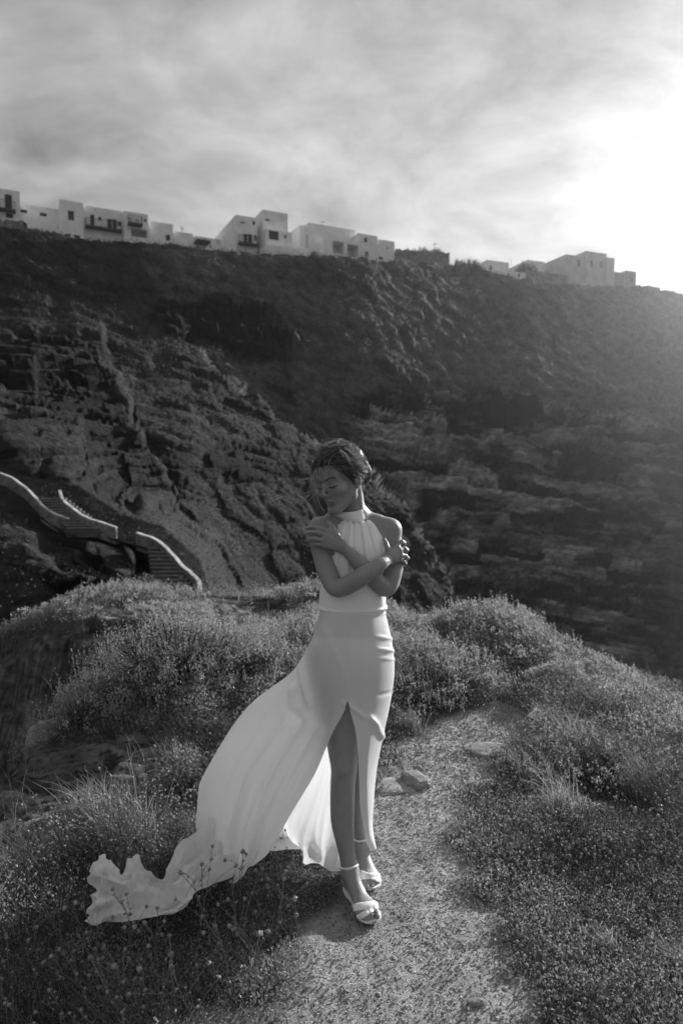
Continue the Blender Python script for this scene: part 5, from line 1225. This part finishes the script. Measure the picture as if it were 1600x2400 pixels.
d_ = amp * (rdg(ph) * .5 + .3 * rdg(sv * 7.1 + 4.4 * tv + 1.7) + .35 * np.sin(ph * .7) + .16 * rdg(sv * 15 - 5 * tv + np.sin(tv * 9))) + .006 * sstep(.5, 1, tv) * la_ * np.sin(sv * 17 + 3 * tv)
# drape lines pulled from hip to slit, creases at the right side of the seat
P2_ = S_
a_px, b_px = proj(S_)
def crease(x0, y0, x1, y1, wd_, amp_, fade_=30):
    e = np.array([x1 - x0, y1 - y0], float); L = np.hypot(*e); e /= L; u_ = (a_px - x0) * e[0] + (b_px - y0) * e[1]; v_ = -(a_px - x0) * e[1] + (b_px - y0) * e[0]
    front = sstep(2.62, 2.58, S_[..., 1]); return amp_ * np.exp(-(v_ / wd_) ** 2) * sstep(-fade_, fade_ * .3, u_) * sstep(L + fade_, L - fade_ * .3, u_) * front
cr_ = 0
for iq, q in enumerate(((900, 1437, 872, 1441, 3.0, .004), (924, 1498, 895, 1494, 3, .005), (926, 1526, 896, 1522, 3.2, .006), (926, 1546, 900, 1544, 3, .003), (924, 1622, 895, 1628, 4, -.003),
          (760, 1480, 800, 1560, 9, .003), (800, 1560, 812, 1640, 6, .003), (818, 1655, 872, 1690, 7, .009), (872, 1690, 898, 1728, 7, .008), (842, 1662, 880, 1706, 6, -.006),
          (700, 1530, 722, 1640, 8, .005), (640, 1640, 700, 1700, 14, -.008), (690, 1610, 560, 1860, 12, .012), (640, 1650, 520, 1800, 10, .010), (560, 1720, 545, 1880, 9, .010), (600, 1750, 560, 1960, 9, .009),
          (720, 1700, 600, 1900, 14, .008), (505, 1780, 485, 1990, 8, .010), (750, 1720, 660, 1870, 10, .006), (484, 1880, 478, 1980, 5, .006))):
    cr_ = cr_ + crease(*q) * (.45 if iq < 10 else 1.25)
toward = np.sign((nm_ * (np.array([0, 0, CZ]) - S_)).sum(-1)); d_ = d_ + 2.6 * cr_ * toward
S2 = S_ + nm_ * d_[..., None]; S2[..., 2] = np.maximum(S2[..., 2], .02)
S2[:52, 329] = S2[:52, 0] = (S2[:52, 329] + S2[:52, 0]) / 2; gf = grid_faces(150, 330); rm = np.arange(150 * 330); rm[np.arange(52) * 330 + 329] = np.arange(52) * 330
part(link('skirt', mesh_np('skirt', S2.reshape(-1, 3), rm[gf], True), CHIFFON))
tnet = [[(520, 1900, 2.92), (520, 1960, 2.84), (540, 2000, 2.76), (552, 2030, 2.70), (545, 2050, 2.66)],
 [(448, 1956, 2.90), (466, 1990, 2.82), (480, 2020, 2.74), (482, 2050, 2.66), (469, 2085, 2.59)],
 [(412, 1986, 2.84), (428, 2020, 2.74), (440, 2055, 2.66), (446, 2085, 2.58), (444, 2118, 2.52)],
 [(384, 2056, 2.76), (396, 2066, 2.70), (402, 2090, 2.62), (405, 2115, 2.54), (408, 2142, 2.49)],
 [(348, 2042, 2.78), (356, 2060, 2.72), (366, 2090, 2.62), (372, 2120, 2.53), (376, 2148, 2.47)],
 [(322, 2006, 2.80), (330, 2040, 2.68), (336, 2080, 2.60), (340, 2120, 2.52), (342, 2155, 2.45)],
 [(303, 2012, 2.78), (308, 2045, 2.66), (310, 2085, 2.58), (308, 2125, 2.50), (306, 2158, 2.43)],
 [(284, 2046, 2.70), (286, 2062, 2.62), (284, 2090, 2.56), (280, 2125, 2.48), (275, 2160, 2.42)],
 [(256, 2010, 2.70), (262, 2045, 2.58), (262, 2080, 2.54), (256, 2125, 2.46), (248, 2162, 2.41)],
 [(232, 2007, 2.68), (236, 2040, 2.56), (236, 2085, 2.50), (230, 2130, 2.44), (222, 2172, 2.39)],
 [(210, 2040, 2.64), (212, 2070, 2.58), (214, 2100, 2.50), (208, 2135, 2.44), (196, 2160, 2.40)]]
ys_ = np.array([[.97, .97, .97, .97, .97], [.95, .95, .955, .96, .965]] + [[.915, .925, .935, .945, .955]] * 9)
N_ = np.array([[W(q[0], q[1], q[2] * ys_[i, j]) for j, q in enumerate(r)] for i, r in enumerate(tnet)]); T_ = crom(crom(N_, 260, 0), 90, 1); nm_ = vnorm(T_); uu = np.linspace(0, 10, 260)[:, None]; vv = np.linspace(0, 4, 90)[None]
d_ = .007 * rdg(uu * 5.3 + vv * 2.6 + np.sin(vv * 3)) * sstep(0, .8, vv) + .003 * rdg(uu * 11 - vv * 3.3 + 2) + .007 * rdg(vv * 5.2 + uu * 1.4 + np.sin(uu * 2)) * sstep(0, .5, vv) + .012 * np.sin(vv * 3.1 + .5 * uu + 1.2 * np.sin(uu * .9)) * sstep(0, .8, vv) + .009 * np.sin(vv * 6.3 - 1.1 * uu) * sstep(0, .6, vv) + .006 * np.sin(uu * 5.3 + vv * 2)
T2 = T_ + nm_ * d_[..., None]
part(link('train', mesh_np('train', T2.reshape(-1, 3), grid_faces(260, 90), True), CHIFFON))

# ------------------------------------------------------------------ hair
HAIR, t, b = mat('brown_hair', .05, .38, .6); b.inputs['Anisotropic'].default_value = .5
t.links.new(MR(t, A(t, 'tone'), .018, .60), b.inputs['Base Color'])  # pale end of the range raised so strands look rim-lit
trn = t.nodes.new('ShaderNodeBsdfTranslucent'); trn.inputs['Color'].default_value = (.4, .4, .4, 1); mx = t.nodes.new('ShaderNodeMixShader'); mx.inputs[0].default_value = .4
t.links.new(b.outputs[0], mx.inputs[1]); t.links.new(trn.outputs[0], mx.inputs[2]); t.links.new(mx.outputs[0], t.nodes['Material Output'].inputs['Surface'])
FR = Field((-.14, -.20, -.12), (.14, .14, .17), .0026)
FR.ell((0, -.016, .052), (.081, .103, .088), .01); FR.ell((.0, -.005, .088), (.058, .075, .052), .03); FR.ell((.012, -.075, .070), (.055, .050, .055), .03)
sl_, hx, hy, hz_ = FR.full()
cutp = (hy - .006 - .72 * hz_) / 1.23 - .010 * np.cos(hx * 38); FR.f = np.maximum(FR.f, cutp - .0)
FR.f = np.maximum(FR.f, -.062 - hz_ * 1.0 + .0)
FR.ell((.004, -.122, .004), (.042, .034, .046), .02); FR.ell((-.018, -.112, -.02), (.030, .030, .03), .015); FR.ell((.022, -.115, .03), (.03, .028, .03), .015)
VR, F_R = nets(FR.f, FR.lo, FR.h); VR = VR + .004 * fbm(VR * 60, 3)[:, None] * unit(VR); VR = lap(VR, F_R, 1, .4)
hair_v = [h2w(VR)]; hair_f = [F_R]; hair_t = [np.full(len(VR), .0)]; cnt_h = len(VR)
def strands(paths, r0, tones_):
    """paths (n,k,3) in world"""
    global cnt_h
    n, k, _ = paths.shape; tg = unit(np.gradient(paths, axis=1)); a = unit(np.cross(tg, [.3, .2, .93])); b_ = np.cross(tg, a); an = [0, 2.09, 4.19]
    rr = r0 * np.linspace(1, .35, k)[None, :, None]; V = np.stack([paths + rr * (math.cos(q) * a + math.sin(q) * b_) for q in an], 2); fs = []
    for i in range(k - 1):
        for j in range(3): fs.append([i * 3 + j, i * 3 + (j + 1) % 3, (i + 1) * 3 + (j + 1) % 3, (i + 1) * 3 + j])
    f = (np.arange(n)[:, None, None] * k * 3 + np.array(fs)[None]).reshape(-1, 4); hair_v.append(V.reshape(-1, 3)); hair_f.append(f + cnt_h); hair_t.append(np.repeat(tones_, k * 3)); cnt_h += n * k * 3
rng.seed(5)
# combed-back strands: from the hairline over the skull to the bun
ns = 1500; k = 16; s_ = np.linspace(0, 1, k)[None, :, None]
lx = rng.uniform(-1, 1, ns); zt = rng.uniform(0, 1, ns)
hl_x = .078 * np.sin(lx * 1.45); hl_z = .010 + .098 * np.cos(lx * 1.45); hl_y = .006 + .70 * hl_z
st_ = np.stack([hl_x, hl_y, hl_z], 1); back_ = np.stack([hl_x * .9, hl_y * 0 - .03, hl_z * .6 + .06], 1); st_ = st_ * (1 - zt[:, None] ** 2 * .7) + back_ * (zt[:, None] ** 2 * .7)
en = np.array([0, -.105, .005]) + rng.normal(size=(ns, 3)) * [.02, .012, .02]
P_ = st_[:, None] * (1 - s_) + en[:, None] * s_; cc = np.array([0, -.012, .05]); D = P_ - cc; rad = np.array([.083, .105, .092]); q = np.linalg.norm(D / rad, axis=-1, keepdims=True)
lift = 1.0 + .11 * rng.uniform(0, 1, (ns, 1, 1)) ** 2 * np.sin(s_ * np.pi); P_ = cc + D / q * np.maximum(lift, 1.0) * np.where(s_ < .93, 1, 1)
topb = np.clip((P_[..., 2:3] - .09) / .05, 0, 1); P_[..., 2:3] += .008 * topb
wv = np.cumsum(rng.normal(size=(ns, k, 3)) * .0022, axis=1); P_ = P_ + wv * np.sin(s_ * 3.14) ** .5
strands(h2w(P_), .0011, rng.uniform(0, 1, ns) ** 2)
# curls in the bun
nbn = 620; k = 14; s_ = np.linspace(0, 1, k)[None]; th = rng.uniform(0, 6.28, nbn)[:, None] + s_ * rng.uniform(1.5, 4.5, (nbn, 1)); ph_ = rng.uniform(-1.3, 1.3, nbn)[:, None] + s_ * rng.uniform(-.8, .8, (nbn, 1))
ax = unit(rng.normal(size=(nbn, 3)) + [0, 1.2, 0]); u_ = unit(np.cross(ax, [.2, .3, .9])); v_ = np.cross(ax, u_)
dirs = unit(u_[:, None] * np.cos(th)[..., None] + v_[:, None] * np.sin(th)[..., None] + ax[:, None] * np.sin(ph_)[..., None] * .8)
P_ = np.array([.003, -.121, .004]) + dirs * np.array([.044, .036, .048]) * rng.uniform(.93, 1.14, (nbn, 1, 1)); strands(h2w(P_), .0010, rng.uniform(0, 1, nbn) ** 1.3)
# flyaways over the crown
nf = 150; k = 10; s_ = np.linspace(0, 1, k)[None, :, None]; d0 = unit(rng.normal(size=(nf, 3)) + [0, .1, .9]); p0 = cc + d0 * rad * 1.0; p0 = p0[(p0[:, 1] < .024 + .8 * p0[:, 2])]; nf = len(p0); d0 = unit(p0 - cc)
tang = unit(np.cross(d0, rng.normal(size=(nf, 3)))); P_ = p0[:, None] + d0[:, None] * .016 * np.sin(s_ * 3.0) * rng.uniform(.3, 1.6, (nf, 1, 1)) + tang[:, None] * s_ * rng.uniform(.02, .06, (nf, 1, 1)) + rng.normal(size=(nf, 1, 3)) * .006 * s_ ** 2
strands(h2w(P_), .0006, rng.uniform(.4, 1, nf))
# loose wind-blown strands given by bearing, coloured pale to imitate rim light
def loose(pts, n, spread, r=.0011, tn=.9, k=22):
    q = smooth_poly(pts, k); base_ = np.array([W(a, b_, c) for a, b_, c in q]); f = np.linspace(0, 1, k)[None, :, None]
    off = rng.normal(size=(n, 1, 3)) * spread * (.25 + f) + np.cumsum(rng.normal(size=(n, k, 3)) * spread * .22, axis=1); strands(base_[None] + off, r, np.full(n, tn))
YF = 2.46
loose([(741, 1100, YF), (733, 1118, 2.45), (731, 1140, 2.44), (727, 1156, 2.45), (718, 1168, 2.45), (703, 1172, 2.46), (690, 1167, 2.46), (682, 1158, 2.46)], 8, .006)
loose([(735, 1120, YF), (734, 1145, 2.45), (736, 1165, 2.44), (742, 1180, 2.44), (748, 1192, 2.45), (754, 1206, 2.47)], 7, .004)
loose([(736, 1125, YF), (738, 1150, 2.44), (745, 1170, 2.43), (752, 1190, 2.44), (762, 1200, 2.45)], 5, .003)
loose([(725, 1160, 2.45), (705, 1170, 2.45), (680, 1166, 2.46), (660, 1162, 2.46), (640, 1170, 2.47)], 3, .002)
loose([(737, 1122, YF), (720, 1122, 2.45), (700, 1123, 2.46)], 3, .002); loose([(731, 1150, 2.45), (715, 1156, 2.45), (704, 1150, 2.45)], 3, .003)
loose([(783, 1063, 2.50), (776, 1050, 2.49), (766, 1045, 2.49), (752, 1043, 2.49), (738, 1035, 2.50)], 5, .0022, .0011)
loose([(783, 1066, 2.47), (775, 1074, 2.46), (769, 1088, 2.455), (775, 1096, 2.45), (788, 1096, 2.45), (801, 1098, 2.45)], 7, .003, .0008)
loose([(800, 1050, 2.5), (815, 1056, 2.48), (832, 1072, 2.48), (845, 1088, 2.49), (858, 1098, 2.52)], 26, .006, .0008, .8)
loose([(795, 1056, 2.47), (808, 1068, 2.455), (820, 1082, 2.455), (832, 1098, 2.48)], 22, .006, .0008, .7)
loose([(848, 1128, 2.58), (847, 1140, 2.58), (842, 1150, 2.58)], 14, .006, .0008, .8)
me = mesh_np('hair', np.concatenate(hair_v), np.concatenate(hair_f), True); attr(me, 'tone', np.concatenate(hair_t)); part(link('hair', me, HAIR))
# ------------------------------------------------------------------ haze volume over the cove, added to stand in for lens flare
m_ = MB(); m_.box((0, 200, 45), (420, 0, 0), (0, 260, 0), (0, 0, 77))
hz_m = bpy.data.materials.new('haze'); hz_m.use_nodes = True; t = hz_m.node_tree; t.nodes.clear()
pv = t.nodes.new('ShaderNodeVolumePrincipled'); pv.inputs['Color'].default_value = (.9, .9, .9, 1); pv.inputs['Density'].default_value = HAZE_D; pv.inputs['Anisotropy'].default_value = HAZE_G
ou = t.nodes.new('ShaderNodeOutputMaterial'); t.links.new(pv.outputs[0], ou.inputs['Volume'])
m_.build('haze', hz_m, kind='stuff', label='thin haze over the hill, added to stand in for lens flare', cat='haze')
